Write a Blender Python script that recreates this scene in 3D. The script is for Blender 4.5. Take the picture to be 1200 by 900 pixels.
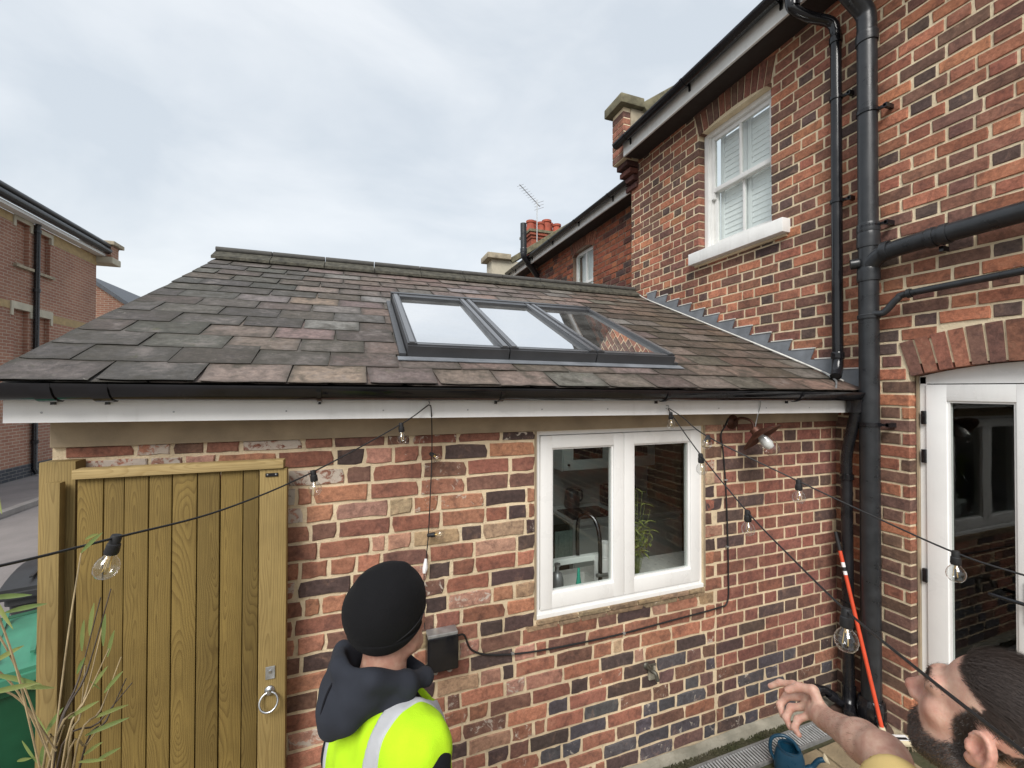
import bpy, bmesh, math, random
import numpy as np
from mathutils import Vector, Matrix, Euler

for o in list(bpy.data.objects): bpy.data.objects.remove(o)
SC = bpy.context.scene
COL = SC.collection

# ---------------------------------------------------------------- camera
FPX = 500.0                                   # focal length in photo pixels (1200 wide)
YAW, PIT, ROLL = math.radians(19.93), math.radians(.62), math.radians(.12)
CAM = np.array([-3.268, -2.109, 2.22])
_F0 = np.array([math.sin(YAW), math.cos(YAW), 0]); _R0 = np.array([math.cos(YAW), -math.sin(YAW), 0]); _U0 = np.array([0, 0, 1.])
CF = _F0*math.cos(PIT)+_U0*math.sin(PIT); _U1 = _U0*math.cos(PIT)-_F0*math.sin(PIT)
CR = _R0*math.cos(ROLL)+_U1*math.sin(ROLL); CU = _U1*math.cos(ROLL)-_R0*math.sin(ROLL)
cd = bpy.data.cameras.new('camera'); cam = bpy.data.objects.new('camera', cd); COL.objects.link(cam)
cd.sensor_width = 36; cd.lens = FPX/1200*36; cd.clip_start = .02; cd.clip_end = 2000
m = Matrix.Identity(4)
for i in range(3):
    m[i][0] = CR[i]; m[i][1] = CU[i]; m[i][2] = -CF[i]; m[i][3] = CAM[i]
cam.matrix_world = m
SC.camera = cam

def ray(x, y): return CF*FPX+CR*(x-600)+CU*(450-y)
def on_plane(x, y, ax, c):
    d = ray(x, y); return CAM+d*((c-CAM[ax])/d[ax])
def on_tilt(x, y, p0, n):
    d = ray(x, y); return CAM+d*(((np.array(p0)-CAM)@n)/(d@n))
def at_dist(x, y, r):
    d = ray(x, y); return CAM+d/np.linalg.norm(d)*r
def depth_of(p):
    v = np.array(p)-CAM; w = v@CF
    return w, 600+FPX*(v@CR)/w, 450-FPX*(v@CU)/w

# ---------------------------------------------------------------- sky, sun, exposure
SUN_EL, SUN_AZ = math.radians(43), math.radians(212)      # azimuth clockwise from +y
W = bpy.data.worlds.new('World'); SC.world = W; W.use_nodes = True
nt = W.node_tree; nt.nodes.clear()
def wn(t, **k):
    n = nt.nodes.new(t)
    for a, b in k.items(): setattr(n, a, b)
    return n
sky = wn('ShaderNodeTexSky'); sky.sky_type = 'NISHITA'; sky.sun_disc = False
sky.sun_elevation = SUN_EL; sky.sun_rotation = SUN_AZ; sky.air_density = 1.5; sky.dust_density = 3
bg1 = wn('ShaderNodeBackground'); bg1.inputs[1].default_value = .12
nt.links.new(sky.outputs[0], bg1.inputs[0])
tc = wn('ShaderNodeTexCoord')
mp = wn('ShaderNodeMapping'); mp.inputs['Scale'].default_value = (1, 1, 2.2)
nt.links.new(tc.outputs['Generated'], mp.inputs[0])
nz = wn('ShaderNodeTexNoise'); nz.inputs['Scale'].default_value = 2.1; nz.inputs['Detail'].default_value = 6; nz.inputs['Roughness'].default_value = .52
nz.inputs['Distortion'].default_value = .35
nt.links.new(mp.outputs[0], nz.inputs[0])
cr = wn('ShaderNodeValToRGB')
cr.color_ramp.elements[0].position = .40; cr.color_ramp.elements[0].color = (.715, .775, .84, 1)
cr.color_ramp.elements[1].position = .66; cr.color_ramp.elements[1].color = (.93, .965, 1.0, 1)
nt.links.new(nz.outputs[0], cr.inputs[0])
bg2 = wn('ShaderNodeBackground'); bg2.inputs[1].default_value = .42
nt.links.new(cr.outputs[0], bg2.inputs[0])
mx = wn('ShaderNodeMixShader'); mx.inputs[0].default_value = .92
nt.links.new(bg1.outputs[0], mx.inputs[1]); nt.links.new(bg2.outputs[0], mx.inputs[2])
wo = wn('ShaderNodeOutputWorld'); nt.links.new(mx.outputs[0], wo.inputs[0])

sl = bpy.data.lights.new('sun', 'SUN'); sl.energy = 1.5; sl.angle = math.radians(30); sl.color = (1, .97, .93)
sun = bpy.data.objects.new('sun', sl); COL.objects.link(sun)
sdir = Vector((math.sin(SUN_AZ)*math.cos(SUN_EL), math.cos(SUN_AZ)*math.cos(SUN_EL), math.sin(SUN_EL)))
sun.rotation_euler = sdir.to_track_quat('Z', 'Y').to_euler(); sun.location = (-4, -6, 9)

SC.render.engine = 'CYCLES'
SC.view_settings.view_transform = 'Standard'; SC.view_settings.look = 'None'
SC.view_settings.exposure = 1.2; SC.view_settings.gamma = 1; SC.view_settings.use_curve_mapping = False
SC.cycles.max_bounces = 8; SC.cycles.transparent_max_bounces = 16

# ---------------------------------------------------------------- helpers
RNG = random.Random(7)
def lin(r, g, b):                              # 0-255 display colour to scene linear
    f = lambda c: (c/255/12.92) if c <= 10 else ((c/255+.055)/1.055)**2.4
    return (f(r), f(g), f(b))

class G:
    "node graph shorthand"
    def __init__(s, name):
        s.m = bpy.data.materials.new(name); s.m.use_nodes = True; s.t = s.m.node_tree; s.t.nodes.clear()
        s.out = s.t.nodes.new('ShaderNodeOutputMaterial')
    def n(s, t, ins=None, **k):
        x = s.t.nodes.new(t)
        for a, b in k.items(): setattr(x, a, b)
        for a, b in (ins or {}).items(): s.set(x, a, b)
        return x
    def set(s, x, a, b):
        if isinstance(b, bpy.types.NodeSocket): s.t.links.new(b, x.inputs[a])
        elif isinstance(b, bpy.types.Node): s.t.links.new(b.outputs[0], x.inputs[a])
        else:
            i = x.inputs[a]
            if isinstance(b, tuple) and len(b) == 3 and i.type == 'RGBA': b = b+(1,)
            i.default_value = b
    def noise(s, vec, scale, detail=4, rough=.55, dist=0):
        return s.n('ShaderNodeTexNoise', {'Vector': vec, 'Scale': scale, 'Detail': detail, 'Roughness': rough, 'Distortion': dist}).outputs[0]
    def ramp(s, fac, stops):
        r = s.n('ShaderNodeValToRGB', {0: fac}); e = r.color_ramp.elements
        while len(e) < len(stops): e.new(.5)
        for i, (p, c) in enumerate(stops):
            e[i].position = p; e[i].color = (c if isinstance(c, tuple) else (c, c, c))+(1,)
        return r.outputs[0]
    def mix(s, fac, a, b, mode='MIX'):
        x = s.n('ShaderNodeMix', data_type='RGBA', blend_type=mode)
        s.set(x, 0, fac); s.set(x, 6, a); s.set(x, 7, b); return x.outputs[2]
    def math(s, op, a, b=0.0, c=None):
        x = s.n('ShaderNodeMath', operation=op); s.set(x, 0, a); s.set(x, 1, b)
        if c is not None: s.set(x, 2, c)
        return x.outputs[0]
    def mapr(s, v, a, b, c, d):
        return s.n('ShaderNodeMapRange', {0: v, 1: a, 2: b, 3: c, 4: d}).outputs[0]
    def bump(s, h, strength=.4, dist=.004):
        return s.n('ShaderNodeBump', {'Height': h, 'Strength': strength, 'Distance': dist}).outputs[0]
    def pbsdf(s, col, rough=.6, normal=None, **k):
        b = s.n('ShaderNodeBsdfPrincipled', {'Base Color': col, 'Roughness': rough})
        if normal is not None: s.set(b, 'Normal', normal)
        for a, v in k.items(): s.set(b, a.replace('_', ' '), v)
        s.t.links.new(b.outputs[0], s.out.inputs[0]); return b
    def pos(s): return s.n('ShaderNodeNewGeometry').outputs['Position']
    def obj(s): return s.n('ShaderNodeTexCoord').outputs['Object']
    def rnd(s): return s.n('ShaderNodeObjectInfo').outputs['Random']
MAT = {}

def plain(name, col, rough=.5, var=.12, scale=14, bump=.15, bdist=.002, metal=0, spec=.5, fine=160, streak=0):
    g = G(name); p = g.pos()
    a = g.noise(p, scale, 5); b = g.noise(p, fine, 3)
    f = g.mapr(a, .3, .7, 1-var, 1+var)
    c = g.mix(1.0, tuple(col), g.n('ShaderNodeCombineColor', {0: f, 1: f, 2: f}), 'MULTIPLY')
    if streak > 0:                                             # dirt runs and grubby patches
        sv = g.n('ShaderNodeVectorMath', {0: p, 1: (22.0, 22.0, 2.2)}, operation='MULTIPLY').outputs[0]
        sk = g.math('MULTIPLY', g.mapr(g.noise(sv, 1.0, 5, .65), .50, .74, 0, 1), g.mapr(g.noise(p, 3.5, 4), .38, .62, .15, 1))
        c = g.mix(g.math('MULTIPLY', sk, streak), c, (.30, .28, .22)); c = g.mix(g.mapr(b, .66, .72, 0, streak*.8), c, (.22, .20, .16))
    r = g.mapr(a, .3, .7, max(.03, rough-.1), min(1, rough+.1))
    g.pbsdf(c, r, g.bump(b, bump, bdist), Metallic=metal, Specular_IOR_Level=spec)
    MAT[name] = g.m; return g.m

class MB:
    "collects shapes into one mesh"
    def __init__(s): s.v = []; s.f = []
    def add(s, vs, fs):
        k = len(s.v); s.v += [tuple(map(float, v)) for v in vs]; s.f += [tuple(i+k for i in f) for f in fs]; return s
    def box(s, a, b, bev=0):
        x0, y0, z0 = a; x1, y1, z1 = b
        if bev <= 0:
            return s.add([(x0, y0, z0), (x1, y0, z0), (x1, y1, z0), (x0, y1, z0), (x0, y0, z1), (x1, y0, z1), (x1, y1, z1), (x0, y1, z1)],
                  [(0, 3, 2, 1), (4, 5, 6, 7), (0, 1, 5, 4), (1, 2, 6, 5), (2, 3, 7, 6), (3, 0, 4, 7)])
        bm = bmesh.new(); bmesh.ops.create_cube(bm, size=1)
        for v in bm.verts: v.co = Vector((x0+(v.co.x+.5)*(x1-x0), y0+(v.co.y+.5)*(y1-y0), z0+(v.co.z+.5)*(z1-z0)))
        bmesh.ops.bevel(bm, geom=bm.edges[:], offset=bev, segments=2, profile=.6, affect='EDGES')
        return s.bm(bm)
    def bm(s, bm, M=None):
        bm.verts.index_update()
        s.add([(M @ v.co if M else v.co) for v in bm.verts], [[v.index for v in f.verts] for f in bm.faces]); bm.free(); return s
    def obox(s, M, size, bev=0):
        t = MB().box(tuple(-c/2 for c in size), tuple(c/2 for c in size), bev)
        return s.add([M @ Vector(v) for v in t.v], t.f)
    def tube(s, pts, r, n=10, cap=True, closed=False):
        pts = [Vector(p) for p in pts]; N = len(pts)
        rs = r if isinstance(r, (list, tuple)) else [r]*N
        up = None; k = len(s.v); vs = []; fs = []
        for i, p in enumerate(pts):
            if closed: t = (pts[(i+1) % N]-pts[i-1]).normalized()
            else: t = ((pts[min(i+1, N-1)]-pts[max(i-1, 0)])).normalized()
            if up is None:
                up = Vector((0, 0, 1)) if abs(t.z) < .9 else Vector((1, 0, 0))
            a = (up-t*up.dot(t)).normalized(); b = t.cross(a); up = a
            for j in range(n):
                w = 2*math.pi*j/n; vs.append(p+(a*math.cos(w)+b*math.sin(w))*rs[i])
        for i in range(N if closed else N-1):
            for j in range(n):
                i2 = (i+1) % N
                fs.append((i*n+j, i*n+(j+1) % n, i2*n+(j+1) % n, i2*n+j))
        if cap and not closed:
            fs.append(tuple(reversed(range(n)))); fs.append(tuple((N-1)*n+j for j in range(n)))
        return s.add(vs, fs)
    def lathe(s, prof, n=20, M=None):
        vs = []; fs = []
        for r, z in prof:
            for j in range(n):
                w = 2*math.pi*j/n; v = Vector((r*math.cos(w), r*math.sin(w), z)); vs.append(M @ v if M else v)
        for i in range(len(prof)-1):
            for j in range(n): fs.append((i*n+j, i*n+(j+1) % n, (i+1)*n+(j+1) % n, (i+1)*n+j))
        return s.add(vs, fs)
    def prism(s, poly, d):
        "poly: 3D points of a flat outline, d: extrusion vector"
        n = len(poly); d = Vector(d); a = [Vector(p) for p in poly]; b = [p+d for p in a]
        fs = [tuple(range(n)), tuple(range(2*n-1, n-1, -1))]+[(j, j+n, (j+1) % n+n, (j+1) % n) for j in range(n)]
        return s.add(a+b, fs)
    def mesh(s, name, smooth=False):
        me = bpy.data.meshes.new(name); me.from_pydata(s.v, [], s.f)
        bm = bmesh.new(); bm.from_mesh(me); bmesh.ops.recalc_face_normals(bm, faces=bm.faces); bm.to_mesh(me); bm.free()
        if smooth:
            for p in me.polygons: p.use_smooth = True
            me.set_sharp_from_angle(angle=math.radians(smooth if smooth is not True else 45))
        return me

def place(o, parent=None):
    COL.objects.link(o)
    if parent is not None:
        o.parent = parent
        mw = Matrix.Identity(4); p = parent; chain = []
        while p is not None: chain.append(p); p = p.parent
        for q in reversed(chain): mw = mw @ q.matrix_parent_inverse @ q.matrix_basis
        o.matrix_parent_inverse = mw.inverted()
    return o
def thing(name, label, cat, loc=(0, 0, 0), group=None):
    o = bpy.data.objects.new(name, None); o.empty_display_size = .1; o.location = loc
    o['label'] = label; o['category'] = cat
    if group: o['group'] = group
    return place(o)
def part(mb, name, mat, parent, smooth=False, label=None):
    me = mb.mesh(name, smooth) if isinstance(mb, MB) else mb
    o = bpy.data.objects.new(name, me)
    if mat is not None and not me.materials: me.materials.append(MAT[mat] if isinstance(mat, str) else mat)
    if label: o['label'] = label
    return place(o, parent)
def solo(mb, name, mat, label, cat, smooth=False, group=None, kind=None):
    o = part(mb, name, mat, None, smooth)
    if kind: o['kind'] = kind
    if kind != 'structure':
        o['label'] = label; o['category'] = cat
    if group: o['group'] = group
    return o
def catmull(pts, k=6):
    P = [Vector(p) for p in pts]; P = [P[0]*2-P[1]]+P+[P[-1]*2-P[-2]]; out = []
    for i in range(1, len(P)-2):
        for j in range(k):
            t = j/k; a, b, c, d = P[i-1], P[i], P[i+1], P[i+2]
            out.append(.5*((2*b)+(c-a)*t+(2*a-5*b+4*c-d)*t*t+(3*b-a-3*c+d)*t**3))
    out.append(P[-2]); return out
def frame_to(z, o, x=None):
    z = Vector(z).normalized(); x = Vector(x) if x is not None else (Vector((1, 0, 0)) if abs(z.x) < .8 else Vector((0, 1, 0)))
    x = (x-z*x.dot(z)).normalized(); y = z.cross(x); M = Matrix.Identity(4)
    for i in range(3): M[i][0] = x[i]; M[i][1] = y[i]; M[i][2] = z[i]; M[i][3] = o[i]
    return M

# ---------------------------------------------------------------- materials
def brick_mat(name, attr):
    g = G(name); p = g.pos()
    if attr:
        a = g.n('ShaderNodeAttribute', attribute_name='Col'); col = a.outputs['Color']; al = a.outputs['Alpha']; rv = g.n('ShaderNodeAttribute', attribute_name='Rnd').outputs['Fac']
    else:
        a = g.n('ShaderNodeObjectInfo'); col = a.outputs['Color']; al = a.outputs['Alpha']; rv = a.outputs['Random']
    off = g.n('ShaderNodeVectorMath', {0: p, 1: g.n('ShaderNodeCombineXYZ', {0: g.math('MULTIPLY', rv, 9.0), 1: g.math('MULTIPLY', rv, 5.0), 2: rv})}, operation='ADD').outputs[0]
    big = g.noise(off, 15, 6, .66, .5); mid = g.noise(off, 52, 6, .7); fine = g.noise(p, 260, 3, .6)
    burnt = g.mix(g.mapr(big, .49, .64, 0, .62), col, g.mix(.35, g.mix(1.0, col, (.50, .46, .48), 'MULTIPLY'), (.085, .066, .060)))
    pale = g.mix(g.mapr(big, .44, .30, 0, .55), burnt, g.mix(.5, burnt, (.42, .25, .17)))
    f = g.mapr(mid, .25, .75, .60, 1.42)
    grain = g.mix(1.0, pale, g.n('ShaderNodeCombineColor', {0: f, 1: f, 2: f}), 'MULTIPLY')
    pits = g.mix(g.mapr(fine, .62, .72, 0, .55), grain, (.03, .02, .02))
    smn = g.noise(off, 21, 6, .7, .8)
    th = g.math('SUBTRACT', .76, g.math('MULTIPLY', g.math('SUBTRACT', 1.0, al), .48))
    sm = g.mapr(g.math('SUBTRACT', smn, th), 0, .07, 0, .85)
    c = g.mix(sm, pits, g.mix(g.noise(p, 9, 2), (.62, .55, .45), (.50, .45, .40)))
    st = g.mapr(g.noise(p, 1.5, 5, .6), .34, .68, .80, 1.14); c = g.mix(1.0, c, g.n('ShaderNodeCombineColor', {0: st, 1: st, 2: st}), 'MULTIPLY')
    h = g.math('ADD', g.math('MULTIPLY', mid, .7), g.math('MULTIPLY', fine, .4))
    g.pbsdf(c, .88, g.bump(h, .75, .006), Specular_IOR_Level=.3)
    MAT[name] = g.m
brick_mat('brick', False); brick_mat('brick_joined', True)

def mortar_mat(name, c1, c2, grime):
    g = G(name); p = g.pos(); a = g.noise(p, 7, 6, .6); b = g.noise(p, 120, 4, .7); d = g.noise(p, 28, 4, .6)
    c = g.mix(g.mapr(a, .35, .68, 0, 1), c1, c2); c = g.mix(g.mapr(b, .55, .75, 0, .35), c, (.30, .25, .18))
    c = g.mix(g.mapr(d, .58, .78, 0, grime), c, (.24, .21, .16))
    st = g.mapr(g.noise(p, 1.5, 5, .6), .34, .68, .80, 1.12); c = g.mix(1.0, c, g.n('ShaderNodeCombineColor', {0: st, 1: st, 2: st}), 'MULTIPLY')
    g.pbsdf(c, .95, g.bump(g.math('ADD', b, d), .8, .006), Specular_IOR_Level=.2); MAT[name] = g.m
mortar_mat('mortar', (.78, .64, .44), (.64, .51, .34), .35)
mortar_mat('mortar_house', (.84, .71, .50), (.73, .60, .41), .2)
mortar_mat('mortar_dark', (.26, .19, .14), (.19, .13, .10), .5)
mortar_mat('mortar_footing', (.40, .37, .30), (.25, .24, .19), .8)

def slate_mat():
    g = G('slate'); p = g.pos(); oi = g.n('ShaderNodeObjectInfo'); col = oi.outputs['Color']; rv = oi.outputs['Random']
    off = g.n('ShaderNodeVectorMath', {0: p, 1: g.n('ShaderNodeCombineXYZ', {0: g.math('MULTIPLY', rv, 7.0), 1: rv, 2: rv})}, operation='ADD').outputs[0]
    big = g.noise(off, 8, 6, .66, .4); mid = g.noise(off, 34, 7, .72); fine = g.noise(p, 170, 4, .7)
    f = g.mapr(mid, .28, .72, .45, 1.6)
    c = g.mix(1.0, col, g.n('ShaderNodeCombineColor', {0: f, 1: f, 2: f}), 'MULTIPLY')
    c = g.mix(g.mapr(big, .50, .64, 0, .75), c, (.052, .046, .036)); c = g.mix(g.mapr(big, .44, .30, 0, .6), c, (.225, .190, .172))
    sp = g.n('ShaderNodeSeparateXYZ', {0: g.obj()})                # grime that gathers along the joints and tails
    ex = g.mapr(g.math('ABSOLUTE', sp.outputs[0]), .118, .151, 0, 1); ey = g.mapr(sp.outputs[1], .030, .0, 0, 1)
    ed = g.math('MULTIPLY', g.math('MAXIMUM', ex, ey), g.mapr(mid, .30, .62, 0, 1)); c = g.mix(g.math('MULTIPLY', ed, .85), c, (.030, .028, .020))
    eh = g.math('MULTIPLY', g.mapr(sp.outputs[1], .13, .19, 0, 1), g.mapr(big, .35, .6, .2, .9)); c = g.mix(g.math('MULTIPLY', eh, .5), c, (.045, .042, .030))
    lich = g.mapr(g.noise(p, 26, 7, .75, 1.0), .63, .68, 0, 1); lich2 = g.mapr(g.noise(p, 1.7, 2), .42, .6, 0, 1)
    c = g.mix(g.math('MULTIPLY', g.math('MULTIPLY', lich, lich2), .75), c, (.36, .35, .29))
    moss = g.mapr(g.noise(p, 6.5, 7, .75), .62, .70, 0, .75); c = g.mix(moss, c, (.060, .062, .026))
    c = g.mix(g.mapr(fine, .56, .70, 0, .55), c, (.035, .032, .028))
    g.pbsdf(c, g.mapr(big, .3, .7, .55, .78), g.bump(g.math('ADD', mid, g.math('MULTIPLY', fine, .5)), .9, .006), Specular_IOR_Level=.36); MAT['slate'] = g.m
slate_mat()

def wood_mat(name, light, dark, ringscale=55, along='Z'):
    g = G(name); o = g.obj(); rv = g.rnd()
    sep = g.n('ShaderNodeSeparateXYZ', {0: o}); L = sep.outputs[along]; X = sep.outputs['X' if along != 'X' else 'Z']
    rz = g.math('ADD', L, g.math('MULTIPLY', rv, 7.3))
    st = g.n('ShaderNodeCombineXYZ', {0: g.math('MULTIPLY', X, 3.0), 1: g.math('MULTIPLY', rv, 40.0), 2: g.math('MULTIPLY', rz, .62)})
    n1 = g.noise(st, 2.0, 2, .5); n2 = g.noise(st, 11, 3)
    yy = g.math('ADD', g.math('MULTIPLY', g.math('SUBTRACT', n1, .5), .42), g.math('MULTIPLY', g.math('SINE', g.math('MULTIPLY', rz, 3.1)), .030))
    xx = g.math('MULTIPLY', g.math('ADD', g.math('ADD', X, g.math('MULTIPLY', g.math('SUBTRACT', rv, .5), .05)), g.math('MULTIPLY', g.math('SUBTRACT', n2, .5), .006)), 1.9)
    r = g.math('SQRT', g.math('ADD', g.math('MULTIPLY', xx, xx), g.math('MULTIPLY', yy, yy)))
    ring = g.math('FRACT', g.math('MULTIPLY', r, float(ringscale)*2.0))
    late = g.ramp(ring, [(0, .10), (.45, .16), (.80, .75), (.92, 1.0), (1.0, .12)])
    fib = g.noise(g.n('ShaderNodeCombineXYZ', {0: g.math('MULTIPLY', X, 300.0), 1: rv, 2: g.math('MULTIPLY', L, 8.0)}), 1.0, 3)
    c = g.mix(g.math('MULTIPLY', late, .60), light, dark)
    tone = g.mapr(rv, 0, 1, .78, 1.12)
    f = g.math('MULTIPLY', tone, g.mapr(fib, .3, .7, .86, 1.12))
    c = g.mix(1.0, c, g.n('ShaderNodeCombineColor', {0: f, 1: f, 2: f}), 'MULTIPLY')
    stain = g.mapr(g.noise(g.pos(), 3.0, 4), .45, .7, 0, .3); c = g.mix(stain, c, tuple(x*.6 for x in dark))
    g.pbsdf(c, .7, g.bump(g.math('ADD', late, fib), .25, .0015), Specular_IOR_Level=.3); MAT[name] = g.m
wood_mat('treated_wood', (.200, .136, .038), (.078, .045, .010), 46)
wood_mat('pale_wood', (.285, .205, .078), (.155, .10, .032), 32)
wood_mat('pale_rail', (.46, .34, .155), (.31, .21, .08), 30, 'X')

plain('white_plastic', (.82, .82, .805), .32, .03, 5, .03, streak=.10)
plain('white_paint', (.79, .79, .77), .45, .06, 8, .12, streak=.22)
plain('dusty_fascia', (.86, .86, .85), .4, .05, 3, .05, streak=.14)
plain('black_plastic', (.012, .012, .014), .28, .3, 9, .05)
plain('black_gloss', (.010, .010, .012), .18, .3, 9, .03)
plain('soil_pipe', (.022, .024, .027), .34, .30, 11, .2)
plain('black_rubber', (.012, .012, .013), .6, .2, 30, .1)
plain('anthracite', (.052, .054, .058), .38, .1, 8, .05, spec=.5)
plain('anthracite_light', (.20, .205, .215), .34, .1, 8, .05, metal=.5)
plain('lead', (.185, .20, .22), .52, .2, 10, .35, .004)
plain('lead_white', (.62, .61, .57), .7, .15, 30, .4)
plain('stone', (.36, .31, .225), .9, .3, 9, .7, .006, fine=90)
plain('mossy_stone', (.165, .15, .095), .95, .45, 11, .9, .008, fine=70)
plain('beam_stone', (.335, .265, .18), .9, .22, 6, .35, .003, fine=120)
plain('cream_render', (.50, .46, .36), .9, .15, 4, .4)
plain('steel', (.55, .56, .57), .35, .15, 20, .15, metal=1)
plain('galvanised', (.42, .43, .43), .48, .2, 25, .2, metal=.7)
plain('rust_copper', (.085, .035, .022), .5, .5, 30, .3, metal=.5)
plain('red_pole', (.62, .075, .03), .35, .08, 14, .05)
plain('cream_plastic', (.62, .54, .38), .5, .12, 20, .1)
plain('blue_plastic', (.006, .042, .078), .34, .12, 14, .06)
plain('green_plastic', (.008, .085, .038), .42, .2, 6, .12)
plain('green_lid', (.055, .24, .15), .4, .2, 7, .12)
plain('grey_bin', (.03, .031, .033), .45, .2, 7, .12)
plain('terracotta', (.36, .085, .05), .85, .25, 9, .3)
plain('white_label', (.8, .8, .8), .5, .03, 8, .02)
plain('dark_room', (.13, .125, .12), .8, .08, 3, .05)
plain('room_wall', (.45, .44, .42), .85, .05, 3, .05)
plain('grey_cabinet', (.62, .65, .63), .5, .04, 4, .03)
plain('worktop', (.70, .69, .66), .35, .1, 30, .05)
plain('black_glass', (.008, .008, .009), .08, .1, 6, 0)
plain('tap_metal', (.10, .10, .105), .22, .1, 9, .02, metal=1)
plain('towel', (.34, .45, .40), .95, .15, 40, .6, .004)
plain('teal_bottle', (.03, .30, .22), .3, .1, 10, .02)
plain('warm_wall', (.30, .20, .10), .8, .1, 4, .05)
plain('hose_rubber', (.014, .014, .015), .5, .2, 30, .1)
plain('white_shutter', (.86, .87, .88), .5, .03, 8, .02)

def glass_mat(name, tint=(1, 1, 1), refl=1.0, ior=1.5, dirt=.0, rough=.0):
    g = G(name); ge = g.n('ShaderNodeNewGeometry')
    cs = g.math('ABSOLUTE', g.n('ShaderNodeVectorMath', {0: ge.outputs['Incoming'], 1: ge.outputs['Normal']}, operation='DOT_PRODUCT').outputs['Value'])
    fr = g.math('ADD', g.math('MULTIPLY', g.math('POWER', g.math('SUBTRACT', 1.0, cs), 5.0), .96), .04)
    fac = g.math('MINIMUM', g.math('MULTIPLY', fr, refl), 1.0)
    tr = g.n('ShaderNodeBsdfTransparent', {0: tint}); gl = g.n('ShaderNodeBsdfGlossy', {'Color': (1, 1, 1), 'Roughness': rough})
    # faint roll of float glass
    gl_n = g.bump(g.noise(g.pos(), 3.0, 2), .06, .004); g.set(gl, 'Normal', gl_n)
    mxs = g.n('ShaderNodeMixShader', {0: fac, 1: tr, 2: gl})
    last = mxs
    if dirt > 0:
        df = g.n('ShaderNodeBsdfDiffuse', {0: (.55, .55, .52)})
        last = g.n('ShaderNodeMixShader', {0: g.mapr(g.noise(g.pos(), 6, 6, .7), .4, .8, dirt*.3, dirt), 1: mxs, 2: df})
    g.t.links.new(last.outputs[0], g.out.inputs[0]); MAT[name] = g.m
glass_mat('window_glass', (.94, .96, .95), .72)
glass_mat('roof_glass', (.55, .60, .60), 4.4, dirt=.16)
glass_mat('bulb_glass', (.93, .94, .94), 2.2)
g = G('filament'); g.pbsdf((.75, .52, .18), .4, Metallic=.4); MAT['filament'] = g.m
# ================================================================ bricks
COURSE, BH, JT = .083, .0690, .0140
def brick_unit(w, h, seed, d=.014, crisp=False):
    "one worn brick: front at local y=0 going back to y=d, centred on x, z"
    r = random.Random(seed); n = []; jx = .0015 if crisp else .0032
    for t in (-.5, -.17, .17): n.append((t*w, -h/2))
    n.append((w/2, -h/2)); n.append((w/2, 0))
    for t in (.5, .17, -.17): n.append((t*w, h/2))
    n.append((-w/2, h/2)); n.append((-w/2, 0))
    n[3] = (w/2-.001, -h/2+.001)
    chip = r.choice([None]*9+[0, 3, 5, 8] if crisp else [None, None, 0, 3, 5, 8])
    P = []
    for i, (x, z) in enumerate(n):
        k = 1.0
        if i == chip: k = 1-(r.uniform(.03, .06) if crisp else r.uniform(.05, .13))
        P.append((x*k+r.uniform(-jx, jx), z*(k if i == chip else 1)+r.uniform(-jx, jx)))
    cx = sum(p[0] for p in P)/10; cz = sum(p[1] for p in P)/10
    bv = .0032
    vs = []; 
    for x, z in P: vs.append((x, bv, z))
    for x, z in P:
        L = math.hypot(x-cx, z-cz); s = 1-bv/L*1.4; vs.append((cx+(x-cx)*s, r.uniform(-.0012, .0010), cz+(z-cz)*s))
    for x, z in P: vs.append((x, d, z))
    N = 10; fs = [tuple(range(N, 2*N))]
    for j in range(N):
        k = (j+1) % N
        fs.append((j, k, k+N, j+N)); fs.append((j+2*N, k+2*N, k, j))
    return vs, fs
def unit_mesh(u, name):
    mb = MB(); mb.add(*u); me = mb.mesh(name); me.materials.append(MAT['brick']); return me
KIT = {}
for crisp in (False, True):
    for d_ in (.014, .10):
        for (nm, w_, cnt, sd_) in (('S', .222, 10, 100), ('H', .106, 8, 200), ('C', .055, 5, 300)):
            us_ = [brick_unit(w_, BH, sd_+i, d_, crisp) for i in range(cnt)]; KIT[crisp, d_, nm] = (us_, [unit_mesh(u, 'brick') for u in us_], w_)
STRM = KIT[False, .014, 'S'][1]

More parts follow.
